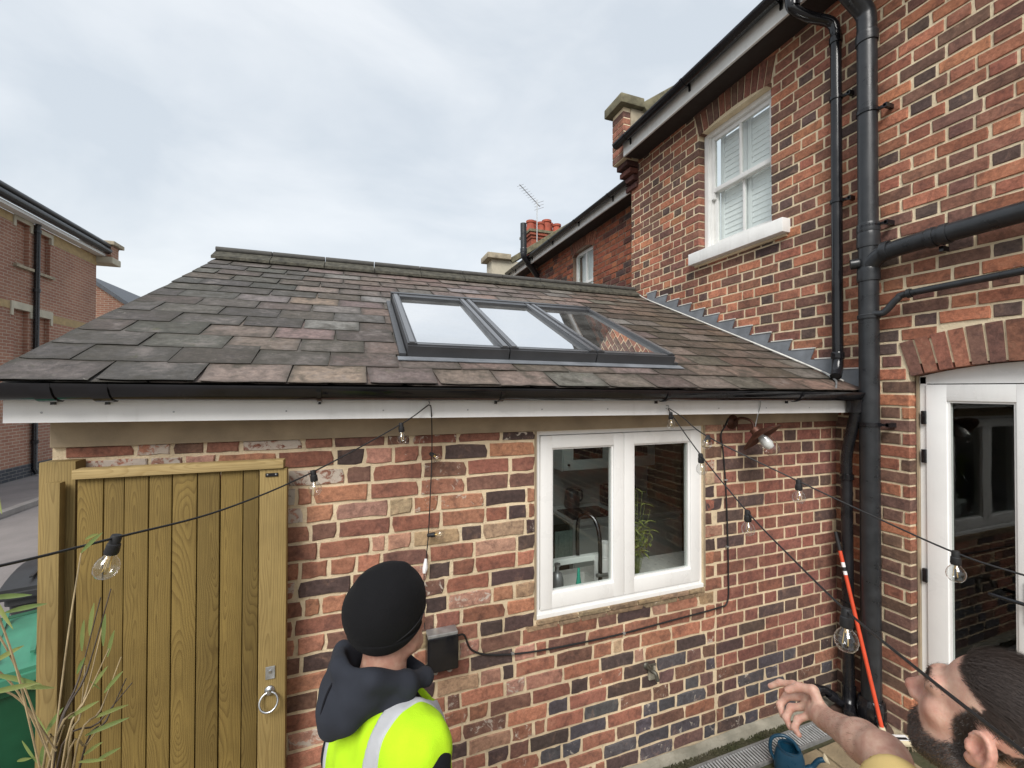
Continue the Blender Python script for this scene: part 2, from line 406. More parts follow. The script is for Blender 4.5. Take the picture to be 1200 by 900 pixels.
def lay(u0, u1, z0, ztop, rows_bond, rng, holes=(), course=COURSE):
    "returns bricks (ua, ub, za, zb); holes: functions z -> list of (ua, ub) cut out"
    out = []; i = 0
    while z0+i*course < ztop-.01:
        za = z0+i*course+JT/2; zb = min(za+BH, ztop)
        S, H = .222, .106
        x = u0-.35+(.175 if i % 2 else 0)+rng.uniform(-.02, .02)*rows_bond
        k = 0; row = []
        if rows_bond > .5: x += rng.uniform(-.2, .2)
        while x < u1:
            if rows_bond > .5:
                q = rng.random(); w = S*rng.uniform(.94, 1.03) if q < .60 else (H*rng.uniform(.9, 1.1) if q < .93 else .055)
            else:
                w = (S if k % 2 == 0 else H)*rng.uniform(.985, 1.015)
            segs = [(max(x, u0), min(x+w, u1))]
            zm = (za+zb)/2
            for h in holes:
                for (a, b) in h(zm):
                    ns = []
                    for (p, q) in segs:
                        if b <= p or a >= q: ns.append((p, q)); continue
                        if a-p > .028: ns.append((p, a-.002))
                        if q-b > .028: ns.append((b+.002, q))
                    segs = ns
            for (p, q) in segs:
                if q-p > .028: row.append([p, q, za, zb])
            x += w+JT*rng.uniform(.85, 1.2); k += 1
        for h in holes:                                          # run the end bricks up to the opening
            for (a, b) in h((za+zb)/2):
                lo = [r for r in row if r[1] <= a+.001]; hi = [r for r in row if r[0] >= b-.001]
                if lo:
                    r = max(lo, key=lambda r: r[1])
                    if 0 < a-r[1] < .09: r[1] = a-.002
                if hi:
                    r = min(hi, key=lambda r: r[0])
                    if 0 < r[0]-b < .09: r[0] = b+.002
        out += [tuple(r) for r in row]
        i += 1
    return out
def rect_hole(a, b, z0, z1): return lambda z: [(a, b)] if z0 < z < z1 else []

def put_bricks(bricks, colour, to_world, rotz, parent, name, keep, rng, deep=None, crisp=lambda u, z: False, anchor=None):
    "bricks that show largest become objects, the rest one joined part"
    items = []
    for br in bricks:
        a, b, za, zb = br
        c = to_world((a+b)/2, 0, (za+zb)/2); w, px, py = depth_of(c)
        vis = w > .05 and -60 < px < 1260 and -60 < py < 960
        d = np.linalg.norm(c-CAM)
        nrm = to_world((a+b)/2, -1, (za+zb)/2)-c
        area = (b-a)*(zb-za)*abs(nrm@(CAM-c))/d**3 if vis else 0
        if anchor and vis: area *= anchor(px, py)
        items.append((area, br, c))
    items.sort(key=lambda t: -t[0])
    joined_v = []; joined_f = []; joined_c = []
    for idx, (area, br, c) in enumerate(items):
        a, b, za, zb = br; w = b-a; h = zb-za
        dp = .10 if deep is not None and deep(br) else .014
        L = KIT[bool(crisp((a+b)/2, za)), dp, 'S' if w > .165 else ('H' if w > .078 else 'C')]
        k = rng.randrange(len(L[0])); col = colour((a+b)/2, (za+zb)/2, w, rng)
        flip = rng.random() < .5
        sx = w/L[2]*(-1 if flip else 1); sz = h/BH
        prd = rng.uniform(-.0025, .0025)
        if idx < keep and area > 0:
            o = bpy.data.objects.new('brick', L[1][k]); o.color = col
            p = to_world((a+b)/2, prd, (za+zb)/2)
            o.location = p; o.rotation_euler = (rng.uniform(-.012, .012), rng.uniform(-.008, .008), rotz+(math.pi if flip and False else 0))
            o.scale = (abs(sx), 1, sz)
            place(o, parent)
        else:
            k0 = len(joined_v); vs, fs = L[0][k]
            for (x, y, z) in vs: joined_v.append(tuple(to_world((a+b)/2+x*sx, prd+y, (za+zb)/2+z*sz)))
            for f in fs: joined_f.append(tuple(i+k0 for i in (reversed(f) if flip else f)))
            joined_c += [col]*len(vs)
    if joined_v: joined_bricks(joined_v, joined_f, joined_c, name, parent)
def joined_bricks(v, f, c, name, parent):
    me = bpy.data.meshes.new(name); me.from_pydata(v, [], f)
    at = me.color_attributes.new('Col', 'FLOAT_COLOR', 'POINT')
    at.data.foreach_set('color', np.array(c, dtype=np.float32).ravel())
    ar = me.attributes.new('Rnd', 'FLOAT', 'POINT'); cr_ = np.array(c, dtype=np.float32); ar.data.foreach_set('value', np.modf(np.abs(cr_[:, 0]*977.0+cr_[:, 1]*3571.0+cr_[:, 2]*7919.0))[0])
    me.materials.append(MAT['brick_joined'])
    o = bpy.data.objects.new(name, me); o['kind'] = 'stuff'; place(o, parent); return o

def slab(us, zs, holes, y0, y1, to_world):
    "wall sheet with rectangular holes; grid lines us, zs; holes are (ua,ub,za,zb)"
    mb = MB()
    us = sorted(set(us+[h[0] for h in holes]+[h[1] for h in holes])); zs = sorted(set(zs+[h[2] for h in holes]+[h[3] for h in holes]))
    inside = lambda u, z: any(h[0] < u < h[1] and h[2] < z < h[3] for h in holes)
    solid = lambda i, j: 0 <= i < len(us)-1 and 0 <= j < len(zs)-1 and not inside((us[i]+us[i+1])/2, (zs[j]+zs[j+1])/2)
    T = lambda u, y, z: tuple(to_world(u, y, z))
    for i in range(len(us)-1):
        for j in range(len(zs)-1):
            if not solid(i, j): continue
            a, b, c, d = us[i], us[i+1], zs[j], zs[j+1]
            mb.add([T(a, y0, c), T(b, y0, c), T(b, y0, d), T(a, y0, d)], [(0, 1, 2, 3)])
            mb.add([T(a, y1, c), T(b, y1, c), T(b, y1, d), T(a, y1, d)], [(3, 2, 1, 0)])
            for (di, dj, q) in ((-1, 0, (a, c, a, d)), (1, 0, (b, c, b, d)), (0, -1, (a, c, b, c)), (0, 1, (a, d, b, d))):
                if not solid(i+di, j+dj):
                    mb.add([T(q[0], y0, q[1]), T(q[2], y0, q[3]), T(q[2], y1, q[3]), T(q[0], y1, q[1])], [(0, 1, 2, 3)])
    bm = bmesh.new(); vs = [bm.verts.new(v) for v in mb.v]
    for f in mb.f: bm.faces.new([vs[i] for i in f])
    bmesh.ops.remove_doubles(bm, verts=bm.verts, dist=1e-5)
    out = MB(); out.bm(bm); return out

FRONT = lambda u, y, z: np.array([u, y, z], float)             # extension wall: faces -y
HOUSE = lambda u, y, z: np.array([y, -u, z], float)            # house wall: faces -x, u = -y
def jit(c, rng, s=.16):
    k = rng.uniform(1-s, 1+s); return tuple(max(0, x*k*rng.uniform(.95, 1.05)) for x in c)
RED, ORANGE, PINK, BROWN, DARK, PURP, BLUE, TAN = (.285, .124, .084), (.395, .182, .112), (.42, .230, .165), (.175, .092, .068), (.082, .055, .050), (.150, .084, .074), (.085, .078, .086), (.40, .28, .17)

# ================================================================ extension
ext = thing('brick_extension', 'single storey brick extension with slate roof, white fascia and kitchen window', 'building', (-2.2, .1, 0))
WIN = (-2.36, -1.222, .985, 1.99)
wall_top = 1.992
wall = part(slab([-4.352, -.001], [-.3, 1.99+.14], [WIN], .006, .11, FRONT), 'wall', 'mortar', ext)
r_ = random.Random(11)
def ext_colour(u, z, w, rng):
    a = 1.0; q = rng.random()
    if u > -1.12 and z > .42:                                   # rebuilt flemish part right of the window
        c = (.262, .108, .080) if q < .66 else ((.21, .094, .074) if q < .83 else ((.12, .074, .062) if q < .95 else (.32, .125, .08))); a = .95
        if w > .165 and q > .8: c = (.105, .070, .06)
    elif z < .62 and u > -2.35:
        c = BLUE if q < .30 else (DARK if q < .45 else (PURP if q < .68 else (BROWN if q < .84 else RED))); a = .66 if rng.random() < .40 else .86
        if u < -1.9 and q > .55: c = RED
    elif u < -3.10 and z > 1.45:
        c = PINK if q < .22 else (RED if q < .5 else (ORANGE if q < .66 else (BROWN if q < .82 else DARK))); a = .32 if rng.random() < .38 else .8
        if u > -3.43: a = .95
    elif u < -3.43:
        c = ORANGE if q < .42 else (RED if q < .68 else (PINK if q < .8 else (BROWN if q < .92 else DARK))); a = .48 if rng.random() < .2 else .84
    elif u < -3.1:
        c = DARK if q < .40 else (BROWN if q < .68 else (ORANGE if q < .88 else RED)); a = .95
    else:
        c = ORANGE if q < .24 else (RED if q < .50 else (PINK if q < .60 else (BROWN if q < .76 else (DARK if q < .95 else TAN)))); a = .58 if rng.random() < .18 else .86
    return jit(c, rng)+(a,)
win_hole = rect_hole(WIN[0]-.012, WIN[1]+.012, .925, 2.2)
Z0 = .035
left = lay(-4.35, -1.135, Z0, wall_top, 1.0, r_, [win_hole])
right = lay(-1.122, -.004, Z0, wall_top, .1, r_, [win_hole])
put_bricks(left+right, ext_colour, FRONT, 0, wall, 'brick_field', 285, r_, crisp=lambda u, z: u > -1.12 and z > .3, anchor=lambda px, py: .25 if px < 330 and py > 560 else 1)
# thin tile creasing under the window
x = WIN[0]; k = 0
for row, (za, zb) in enumerate(((.931, .954), (.959, .979))):
    x = WIN[0]+(.0 if row else -.06)
    while x < WIN[1]-.02:
        w = r_.uniform(.12, .26); b = min(x+w, WIN[1])
        o = bpy.data.objects.new('tile', STRM[r_.randrange(10)]); o.color = jit((.26, .19, .12), r_, .25)+(.8,)
        o.location = ((x+b)/2, -.004-.004*row, (za+zb)/2); o.scale = ((b-x)/.222, 1.4, (zb-za)/BH); place(o, wall); x = b+.008
# footing at ground level
mb = MB(); xs = np.linspace(-2.6, -.004, 27); 
top = [(x, -.030+r_.uniform(-.008, .008), .028+r_.uniform(-.008, .010)) for x in xs]
vs = []; fs = []
for i, x in enumerate(xs):
    t = top[i]; vs += [(x, -.001, t[2]+.008), (x, t[1], t[2]), (x, t[1]-.016, -.02)]
for i in range(len(xs)-1):
    for k in (0, 1): fs.append((i*3+k, i*3+k+1, i*3+3+k+1, i*3+3+k))
part(MB().add(vs, fs), 'mortar_footing', 'mortar_footing', ext)
# beam, fascia
part(MB().box((-4.352, -.012, 1.993), (-.001, .10, 2.12), .004), 'lintel_beam', 'beam_stone', ext)
FT, FB = 2.185, 2.063
mb = MB()
def fz(x): return (-.0085)*(x+.2)                                 # the eaves rise a little to the left
vs = []
for x in (-4.40, -.06):
    for (y, z) in ((-.155, FB), (-.155, FT), (-.135, FT), (-.135, FB)): vs.append((x, y, z+fz(x)))
mb.add(vs, [(0, 1, 5, 4), (1, 2, 6, 5), (2, 3, 7, 6), (3, 0, 4, 7), (0, 3, 2, 1), (4, 5, 6, 7)])
fas = part(mb, 'fascia', 'dusty_fascia', ext)
vs = []
for x in (-4.398, -.06): vs += [(x, -.134, FB+.004+fz(x)), (x, -.010, FB+.004+fz(x)), (x, -.010, FB+.016+fz(x)), (x, -.134, FB+.016+fz(x))]
part(MB().add(vs, [(0, 1, 5, 4), (1, 2, 6, 5), (2, 3, 7, 6), (3, 0, 4, 7), (0, 3, 2, 1), (4, 5, 6, 7)]), 'soffit', 'beam_stone', ext)
for x in np.arange(-4.3, -.2, .38):
    part(MB().lathe([(0, -.0015), (.0035, -.0015), (.0035, 0), (0, .0005)], 8, frame_to((0, -1, 0), (x, -.1565, FB+.035+fz(x)))), 'fixing_pin', 'galvanised', fas)
# gutter: half round channel
def gutter(x0, x1, y, z, r, wob=0):
    n = 12; vs = []; fs = []; xs = np.linspace(x0, x1, max(2, int(abs(x1-x0)/.25)+1))
    prof = [(y+r*math.cos(a), z+r*math.sin(a)) for a in np.linspace(math.pi, 2*math.pi, n)]
    prof = [(y-r-.004, z+.004), (y-r-.004, z-.006)]+prof[1:-1]+[(y+r, z)]
    inn = [(y+(r-.003)*math.cos(a), z+(r-.003)*math.sin(a)) for a in np.linspace(2*math.pi, math.pi, n)]
    P = prof+inn; N = len(P)
    for x in xs:
        for (a, b) in P: vs.append((x, a, b+fz(x)))
    for i in range(len(xs)-1):
        for j in range(N): fs.append((i*N+j, i*N+(j+1) % N, (i+1)*N+(j+1) % N, (i+1)*N+j))
    fs += [tuple(range(N)), tuple(reversed(range((len(xs)-1)*N, len(xs)*N)))]
    return MB().add(vs, fs)
GY, GZ, GR = -.213, 2.196, .054
gut = part(gutter(-4.46, -.09, GY, GZ, GR), 'gutter', 'black_gloss', ext, 40)
part(MB().lathe([(0, 0), (GR+.004, 0), (GR+.004, .012), (0, .012)], 24, frame_to((-1, 0, 0), (-4.455, GY, GZ+fz(-4.4)))), 'end_cap', 'black_gloss', gut, 40)
for i, x in enumerate((-4.27, -4.12, -3.42, -2.65, -1.72, -.72)):
    n = 10; w = .05 if i < 2 else .018; P = [(GY+(GR+.006)*math.cos(a), GZ+(GR+.006)*math.sin(a)) for a in np.linspace(math.pi*.98, 2.02*math.pi, n)]
    Q = [(GY+(GR+.0005)*math.cos(a), GZ+(GR+.0005)*math.sin(a)) for a in np.linspace(2.02*math.pi, math.pi*.98, n)]
    mb = MB().prism([(x, a, b+fz(x)) for a, b in P+Q], (w, 0, 0))
    mb.box((x, -.17, GZ-.070+fz(x)), (x+.010, -.1555, GZ-.012+fz(x)))
    part(mb, 'gutter_bracket', 'black_gloss', gut, 40)
# gutter outlet and downpipe down the corner
part(MB().lathe([(.0, -.01), (.048, -.01), (.052, .06), (.060, .075), (0, .075)], 18, Matrix.Translation((-.125, GY+.01, GZ-.12))), 'outlet', 'black_gloss', gut, 40)
dp = part(MB().tube(catmull([(-.125, GY+.01, GZ-.09), (-.125, GY+.012, GZ-.15), (-.112, -.165, GZ-.28), (-.105, -.135, GZ-.42), (-.10, -.128, GZ-.55), (-.10, -.13, 1.2), (-.10, -.133, .6), (-.10, -.135, .16)], 5), .034, 14), 'downpipe', 'black_plastic', ext, 60)
for z in (1.62, .75): part(MB().lathe([(.035, -.02), (.041, -.018), (.041, .018), (.035, .02)], 16, Matrix.Translation((-.10, -.13, z))), 'pipe_collar', 'black_gloss', dp, 40)

# gable (left) wall, back wall, roof deck
plain('gable_brick', (.22, .085, .055), .9, .4, 12, .5)
mb = MB(); mb.prism([(-4.351, .112, 0), (-4.351, 4.9, 0), (-4.351, 4.9, 2.2), (-4.351, 2.42, 3.30), (-4.351, .112, 2.26)], (.11, 0, 0))
part(mb, 'gable_wall', 'gable_brick', ext)
EO = np.array([0, -.2, 2.196]); RI = np.array([0, 2.4, 3.385]); SD = (RI-EO)/np.linalg.norm(RI-EO); SN = np.array([0, -SD[2], SD[1]]); SLEN = np.linalg.norm(RI-EO)
def RP(x, s, h=0.0): return np.array([x, 0, 0])+EO+SD*s+SN*h+np.array([0, 0, fz(x)*max(0, 1-s/1.5)])
def xl(s): return -4.445-.004*s                                 # left verge
SKY = (-3.03, -1.38, .36, 1.50)                                 # roof window in roof coordinates
def deckq(mb, x0, x1, s0, s1): mb.add([RP(x0, s0, -.03), RP(x1, s0, -.03), RP(x1, s1, -.03), RP(x0, s1, -.03), RP(x0, s0, -.05), RP(x1, s0, -.05), RP(x1, s1, -.05), RP(x0, s1, -.05)],
     [(0, 1, 2, 3), (7, 6, 5, 4), (0, 4, 5, 1), (1, 5, 6, 2), (2, 6, 7, 3), (3, 7, 4, 0)])
mb = MB(); hx0, hx1, hs0, hs1 = SKY[0]+.05, SKY[1]-.05, SKY[2]+.05, SKY[3]-.05
deckq(mb, -4.43, hx0, .02, SLEN); deckq(mb, hx1, -.002, .02, SLEN); deckq(mb, hx0, hx1, .02, hs0); deckq(mb, hx0, hx1, hs1, SLEN)
mb.prism([(-4.43, 2.4, 3.37), (-.002, 2.4, 3.37), (-.002, 5.0, 2.2), (-4.43, 5.0, 2.2)], (0, 0, -.03))
plain('roof_felt', (.05, .045, .04), .9)
roof = part(mb, 'roof', 'roof_felt', ext)
# slates
def slate_unit(w, l, seed, t=.0065):
    r = random.Random(seed); n = 7; bot = []
    for i in range(n):
        f = i/(n-1)-.5; bot.append((f*w, r.uniform(-.003, .003)))
    ch = r.random()
    if ch < .25: bot[0] = (bot[0][0]+.012, bot[0][1]+.012)
    elif ch < .45: bot[-1] = (bot[-1][0]-.012, bot[-1][1]+.012)
    elif ch < .55: bot[3] = (bot[3][0], .007)
    P = bot+[(w/2, l*.45), (w/2, l), (-w/2, l), (-w/2, l*.45)]; N = len(P); vs = []
    for x, y in P: vs.append((x, y, t*(.55 if y < .02 else 1)))
    for x, y in P: vs.append((x+.001*(1 if x < 0 else -1), y+.002 if y < .02 else y, 0))
    fs = [tuple(range(N)), tuple(reversed(range(N, 2*N)))]+[(j+N, (j+1) % N+N, (j+1) % N, j) for j in range(N)]
    me = MB().add(vs, fs).mesh('slate'); me.materials.append(MAT['slate']); return me
SLW, SLE = .302, .196
SLM = [slate_unit(SLW, .36, 400+i) for i in range(14)]
r2 = random.Random(23); pitch = math.atan2(SD[2], SD[1])
nrow = int(SLEN/SLE)+1
for i in range(-1, nrow):
    s = max(i, 0)*SLE*.985+(.004 if i < 0 else 0); x = xl(s)-(SLW/2 if i % 2 else 0)+r2.uniform(-.01, .01)
    while x < -.03:
        w = SLW*r2.choice([1, 1, 1, .97, 1.02]); a = max(x, xl(s)); b = min(x+w, -.012)
        if b-a > .04 and not (a > SKY[0]+.02 and b < SKY[1]-.02 and s > SKY[2]-.02 and s+.19 < SKY[3]+.02):
            o = bpy.data.objects.new('slate', SLM[r2.randrange(14)])
            t = (a+4.4)/4.4; q = r2.random(); edge = a < xl(s)+.55+.25*math.sin(i*1.7)
            if edge and q < .85: c = (.062, .060, .054)
            elif q < .38: c = (.122, .100, .088)
            elif q < .62: c = (.104, .088, .076)
            elif q < .72: c = (.150, .116, .096)
            elif q < .83: c = (.118, .112, .104)
            elif q < .96: c = (.070, .060, .052)
            else: c = (.150, .148, .145)
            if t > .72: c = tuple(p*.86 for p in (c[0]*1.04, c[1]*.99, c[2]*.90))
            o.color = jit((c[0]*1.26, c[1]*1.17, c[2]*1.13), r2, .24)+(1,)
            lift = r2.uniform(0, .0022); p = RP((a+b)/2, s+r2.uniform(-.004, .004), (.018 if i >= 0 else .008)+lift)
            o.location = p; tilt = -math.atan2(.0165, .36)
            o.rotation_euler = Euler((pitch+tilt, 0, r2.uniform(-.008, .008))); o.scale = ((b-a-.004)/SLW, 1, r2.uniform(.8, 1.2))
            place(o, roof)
        x += w
# repair slate that sits proud left of the roof window
# ridge tiles: angular with a rolled top
def ridge_tile(x0, x1, k):
    prof = []; yw = .16; dz = yw*math.tan(pitch)
    pts = [(-yw, -dz+.012), (-.020, .022)]
    pts += [(.024*math.cos(a), .030+.024*math.sin(a)) for a in np.linspace(math.pi*.9, math.pi*.1, 7)]
    pts += [(.020, .022), (yw, -dz+.012), (yw, -dz-.012), (0, -.016), (-yw, -dz-.012)]
    mb = MB(); mb.prism([(x0, 2.4+a, 3.430+b) for a, b in pts], (x1-x0, 0, 0)); return mb
plain('ridge_clay', (.066, .062, .047), .95, .6, 22, .9, .010, fine=60)
plain('ridge_roll', (.070, .068, .062), .8, .3, 14, .5, .004)
x = -4.47; i = 0
while x < -.2:
    L = min(.452, -.012-x)
    mb = ridge_tile(x+.003, x+L-.003, i)
    o = part(mb, 'ridge_tile', 'ridge_clay', roof, 30)
    part(MB().tube([(x+.004, 2.385, 3.466), (x+L-.004, 2.385, 3.466)], .026, 12), 'tile_roll', 'ridge_roll', roof, 40)
    x += L; i += 1
# lead stepped flashing against the house wall and white sealant line
zroof = lambda y: 2.196+(y+.2)*SD[2]/SD[1]
k = 0
for j in range(40):
    zb = Z0+.0+j*COURSE
    y0 = -.2+(zb-.095-2.196)*SD[1]/SD[2]; y1 = y0+COURSE*SD[1]/SD[2]
    if zb < 2.25 or y1 > 2.36: continue
    ya, yb = y0-.045, y1
    zt = zb+COURSE+.004; R_ = COURSE*SD[1]/SD[2]
    pts = [(0, yb+.002, zroof(yb)-.02), (0, yb+.002, zt), (0, yb-.165, zt), (0, yb-.132, zt-COURSE), (0, yb-R_, zt-COURSE), (0, yb-R_, zroof(yb-R_)-.02)]
    part(MB().prism([(-.014-.0006*(k % 2), p[1], p[2]) for p in pts], (.008, 0, 0)), 'flashing_step', 'lead', ext); k += 1
    part(MB().box((-.019, yb-.168, zt+.0005), (-.001, yb+.012, zt+.009)), 'pointing_line', 'lead_white', ext)
pts = [RP(-.010, s, .045) for s in (.02, SLEN)]; 
mb = MB(); mb.add([RP(-.15, .10, .026), RP(-.15, SLEN-.12, .026), RP(-.012, SLEN-.10, .035), RP(-.012, .02, .035)], [(0, 1, 2, 3)])
mb2 = MB(); mb2.tube(catmull([RP(-.055, .14, .028), RP(-.052, .6, .036), RP(-.050, 1.3, .036), RP(-.050, 2.0, .036), RP(-.045, 2.55, .034), RP(-.03, 2.75, .05)], 6), .0065, 6)
part(mb2, 'sealant_line', 'lead_white', ext, 60)
mb = MB(); mb.tube(catmull([RP(-.30, .02, .022), RP(-.20, .09, .03), RP(-.12, .16, .03), RP(-.06, .3, .034)], 6), .006, 6)
part(mb, 'loose_wire', 'galvanised', ext, 60)

# ---------------------------------------------------------------- roof window (three panes)
def rbox(mb, x0, x1, s0, s1, h0, h1):
    mb.add([RP(x0, s0, h0), RP(x1, s0, h0), RP(x1, s1, h0), RP(x0, s1, h0), RP(x0, s0, h1), RP(x1, s0, h1), RP(x1, s1, h1), RP(x0, s1, h1)],
        [(0, 3, 2, 1), (4, 5, 6, 7), (0, 1, 5, 4), (1, 2, 6, 5), (2, 3, 7, 6), (3, 0, 4, 7)]); return mb
rw = part(rbox(rbox(rbox(rbox(MB(), SKY[0], SKY[0]+.05, SKY[2], SKY[3], -.03, .055), SKY[1]-.05, SKY[1], SKY[2], SKY[3], -.03, .055), SKY[0]+.05, SKY[1]-.05, SKY[2], SKY[2]+.05, -.03, .055), SKY[0]+.05, SKY[1]-.05, SKY[3]-.05, SKY[3], -.03, .055), 'roof_window', 'anthracite', ext)
XB = [SKY[0]-.005, -2.487, -1.943, SKY[1]+.005]
for i in range(3):
    a, b = XB[i]+.003, XB[i+1]-.003; s0, s1 = SKY[2]-.01, SKY[3]+.01
    mb = MB(); rbox(mb, a, a+.048, s0, s1, .058, .098); rbox(mb, b-.048, b, s0, s1, .058, .098)
    sash = part(mb, 'sash_side', 'anthracite', rw)
    part(rbox(MB(), a+.010, a+.036, s0+.004, s1-.004, .0985, .104), 'side_capping', 'anthracite_light', rw)
    part(rbox(MB(), b-.036, b-.010, s0+.004, s1-.004, .0985, .104), 'side_capping', 'anthracite_light', rw)
    part(rbox(MB(), a+.0485, b-.0485, s0, s0+.05, .058, .088), 'bottom_rail', 'anthracite', rw)
    part(rbox(MB(), a+.0485, b-.0485, s0+.006, s0+.022, .0885, .092), 'rail_capping', 'anthracite_light', rw)
    part(rbox(MB(), a+.001, b-.001, s0-.014, s0-.002, .006, .086), 'front_apron', 'anthracite', rw)
    part(rbox(MB(), a+.0485, b-.0485, s1-.075, s1, .058, .103), 'top_hood', 'anthracite', rw)
    part(rbox(MB(), a+.0485, b-.0485, s0+.0505, s1-.0755, .070, .080), 'pane', 'roof_glass', rw)
part(rbox(MB(), SKY[0]-.01, SKY[1]+.01, SKY[3]+.012, SKY[3]+.05, .03, .108), 'head_cover', 'anthracite', rw)
part(rbox(MB(), SKY[0]-.05, SKY[1]+.05, SKY[2]-.075, SKY[2]-.025, .026, .030), 'lead_apron', 'lead', rw)
for a in (SKY[0]-.04, SKY[1]+.007): part(rbox(MB(), a, a+.033, SKY[2]-.02, SKY[3]+.02, .024, .045), 'side_flashing', 'anthracite', rw)

# ---------------------------------------------------------------- kitchen window
win = part(MB().box((WIN[0], .022, WIN[2]), (WIN[0]+.024, .095, WIN[3]), .002).box((WIN[1]-.024, .022, WIN[2]), (WIN[1], .095, WIN[3]), .002)
    .box((WIN[0]+.024, .022, WIN[3]-.024), (WIN[1]-.024, .095, WIN[3]-.0005), .002).box((WIN[0]+.024, .022, WIN[2]), (WIN[1]-.024, .095, WIN[2]+.036), .002), 'window', 'white_plastic', ext)
part(MB().box((WIN[0]+.001, .004, WIN[2]-.004), (WIN[1]-.001, .021, WIN[2]+.020), .003), 'sill', 'white_plastic', win)
xm = (WIN[0]+WIN[1])/2-.012
for (a, b) in ((WIN[0]+.027, xm-.0015), (xm+.0015, WIN[1]-.027)):
    z0, z1 = WIN[2]+.039, WIN[3]-.027; t = .068
    mb = MB().box((a, .010, z0), (a+t, .07, z1), .003).box((b-t, .010, z0), (b, .07, z1), .003).box((a+t-.002, .0105, z1-t), (b-t+.002, .0695, z1), .003).box((a+t-.002, .0105, z0), (b-t+.002, .0695, z0+t+.012), .003)
    part(mb, 'sash', 'white_plastic', win, 30)
    mb = MB(); k = .010
    for (p, q) in (((a+t, z0+t+.012), (a+t+k, z1-t)), ((b-t-k, z0+t+.012), (b-t, z1-t)), ((a+t+k, z1-t-k), (b-t-k, z1-t)), ((a+t+k, z0+t+.012), (b-t-k, z0+t+.012+k))):
        mb.box((p[0], .022, p[1]), (q[0], .045, q[1]))
    part(mb, 'glazing_bead', 'white_plastic', win)
    part(MB().box((a+t+k, .030, z0+t+.012+k), (b-t-k, .036, z1-t-k)), 'pane', 'window_glass', win)
for s in ((WIN[0]-.012, WIN[0]-.0005), (WIN[1]+.0005, WIN[1]+.012)):
    part(MB().box((s[0], .001, WIN[2]), (s[1], .03, WIN[3])), 'sealant', 'beam_stone', win)
# ================================================================ main house
house = thing('brick_house', 'tall red brick house with cream pointing, white sash window and black pipes', 'house', (.1, -.5, 0))
DU0, DU1, DZ, DRISE = .44, 1.516, 2.30, .075                      # door opening in u (= -y)
WU0, WU1, WZ0, WZ1, WRISE = -1.32, -.513, 3.60, 4.80, .05       # upper window opening
HT = 5.22
hw = part(slab([-2.46, 5.0], [-.3, HT], [(DU0-.008, DU1+.008, -.3, DZ+.08), (WU0-.008, WU1+.008, WZ0-.1, WZ1+.012)], .006, .16, HOUSE), 'wall', 'mortar_house', house)
def arch_hole(a, b, z0, zs, rise, ring=.228):
    uc = (a+b)/2; hs = (b-a)/2; R = (hs*hs+rise*rise)/(2*rise); zc = zs+rise-R; Ro = R+ring
    def f(z):
        if z0 < z <= zs: return [(a, b)]
        if z > zs:
            q = Ro*Ro-(z-zc)**2
            if q <= 0: return []
            w = min(math.sqrt(q), hs+.012+(z-zs)*hs/R*1.0); return [(uc-w-.006, uc+w+.006)]
        return []
    return f, uc, hs, R, zc
fd, *DA = arch_hole(DU0, DU1, -.5, DZ, DRISE); fw, *WA = arch_hole(WU0, WU1, WZ0-.12, WZ1, WRISE)
def house_colour(u, z, w, rng):
    q = rng.random()
    far = u < -1.25
    if w > .165: c = (.185, .098, .074) if q < .26 else ((.255, .115, .080) if q < .52 else ((.335, .135, .085) if q < .80 else ((.44, .180, .104) if q < .98 else DARK)))
    else: c = (.120, .080, .068) if q < .28 else ((.19, .098, .076) if q < .56 else ((.30, .122, .080) if q < .84 else (.41, .170, .10)))
    if z < 2.35 and q < .6: c = (.175, .098, .074)
    return jit(c, rng, .15)+((.80 if rng.random() < .06 else .965),)
r3 = random.Random(31)
hb = lay(-2.46, 1.4, Z0, HT, .1, r3, [fd, fw])
def near_open(br):
    a, b, za, zb = br; z = (za+zb)/2
    return (z < DZ and (abs(b-DU0) < .01 or abs(a-DU1) < .01)) or (WZ0-.1 < z < WZ1 and (abs(b-WU0) < .01 or abs(a-WU1) < .01))
put_bricks(hb, house_colour, HOUSE, -math.pi/2, hw, 'brick_field', 285, r3, deep=near_open, crisp=lambda u, z: True)
# the rest of the wall that only reflections or a side step show
hb2 = lay(1.412, 5.0, Z0, HT, .1, r3, [fd]); put_bricks(hb2, house_colour, HOUSE, -math.pi/2, hw, 'brick_field', 0, r3, deep=near_open, crisp=lambda u, z: True)
# gauged arches of bricks on end
def arch(uc, hs, R, zc, n, parent, ring=.222):
    th = math.asin(hs/R)
    for i in range(n):
        a0 = -th+2*th*i/n; a1 = -th+2*th*(i+1)/n; am = (a0+a1)/2; g_ = .0062/R
        vs = []
        for (rr, aa) in ((R+.002, a0+g_), (R+.002, a1-g_), (R+ring, a1-g_), (R+ring, a0+g_)):
            for y in (r3.uniform(-.004, 0), .11): vs.append(HOUSE(uc+rr*math.sin(aa), y, zc+rr*math.cos(aa)))
        mb = MB().add(vs, [(0, 2, 4, 6), (1, 7, 5, 3), (0, 1, 3, 2), (2, 3, 5, 4), (4, 5, 7, 6), (6, 7, 1, 0)])
        o = part(mb, 'brick', 'brick', parent)
        q = r3.random(); o.color = jit((.18, .096, .072) if q < .4 else ((.25, .108, .075) if q < .75 else (.32, .13, .082)), r3)+(.95,)
arch(*DA, 15, hw); arch(*WA, 12, hw)

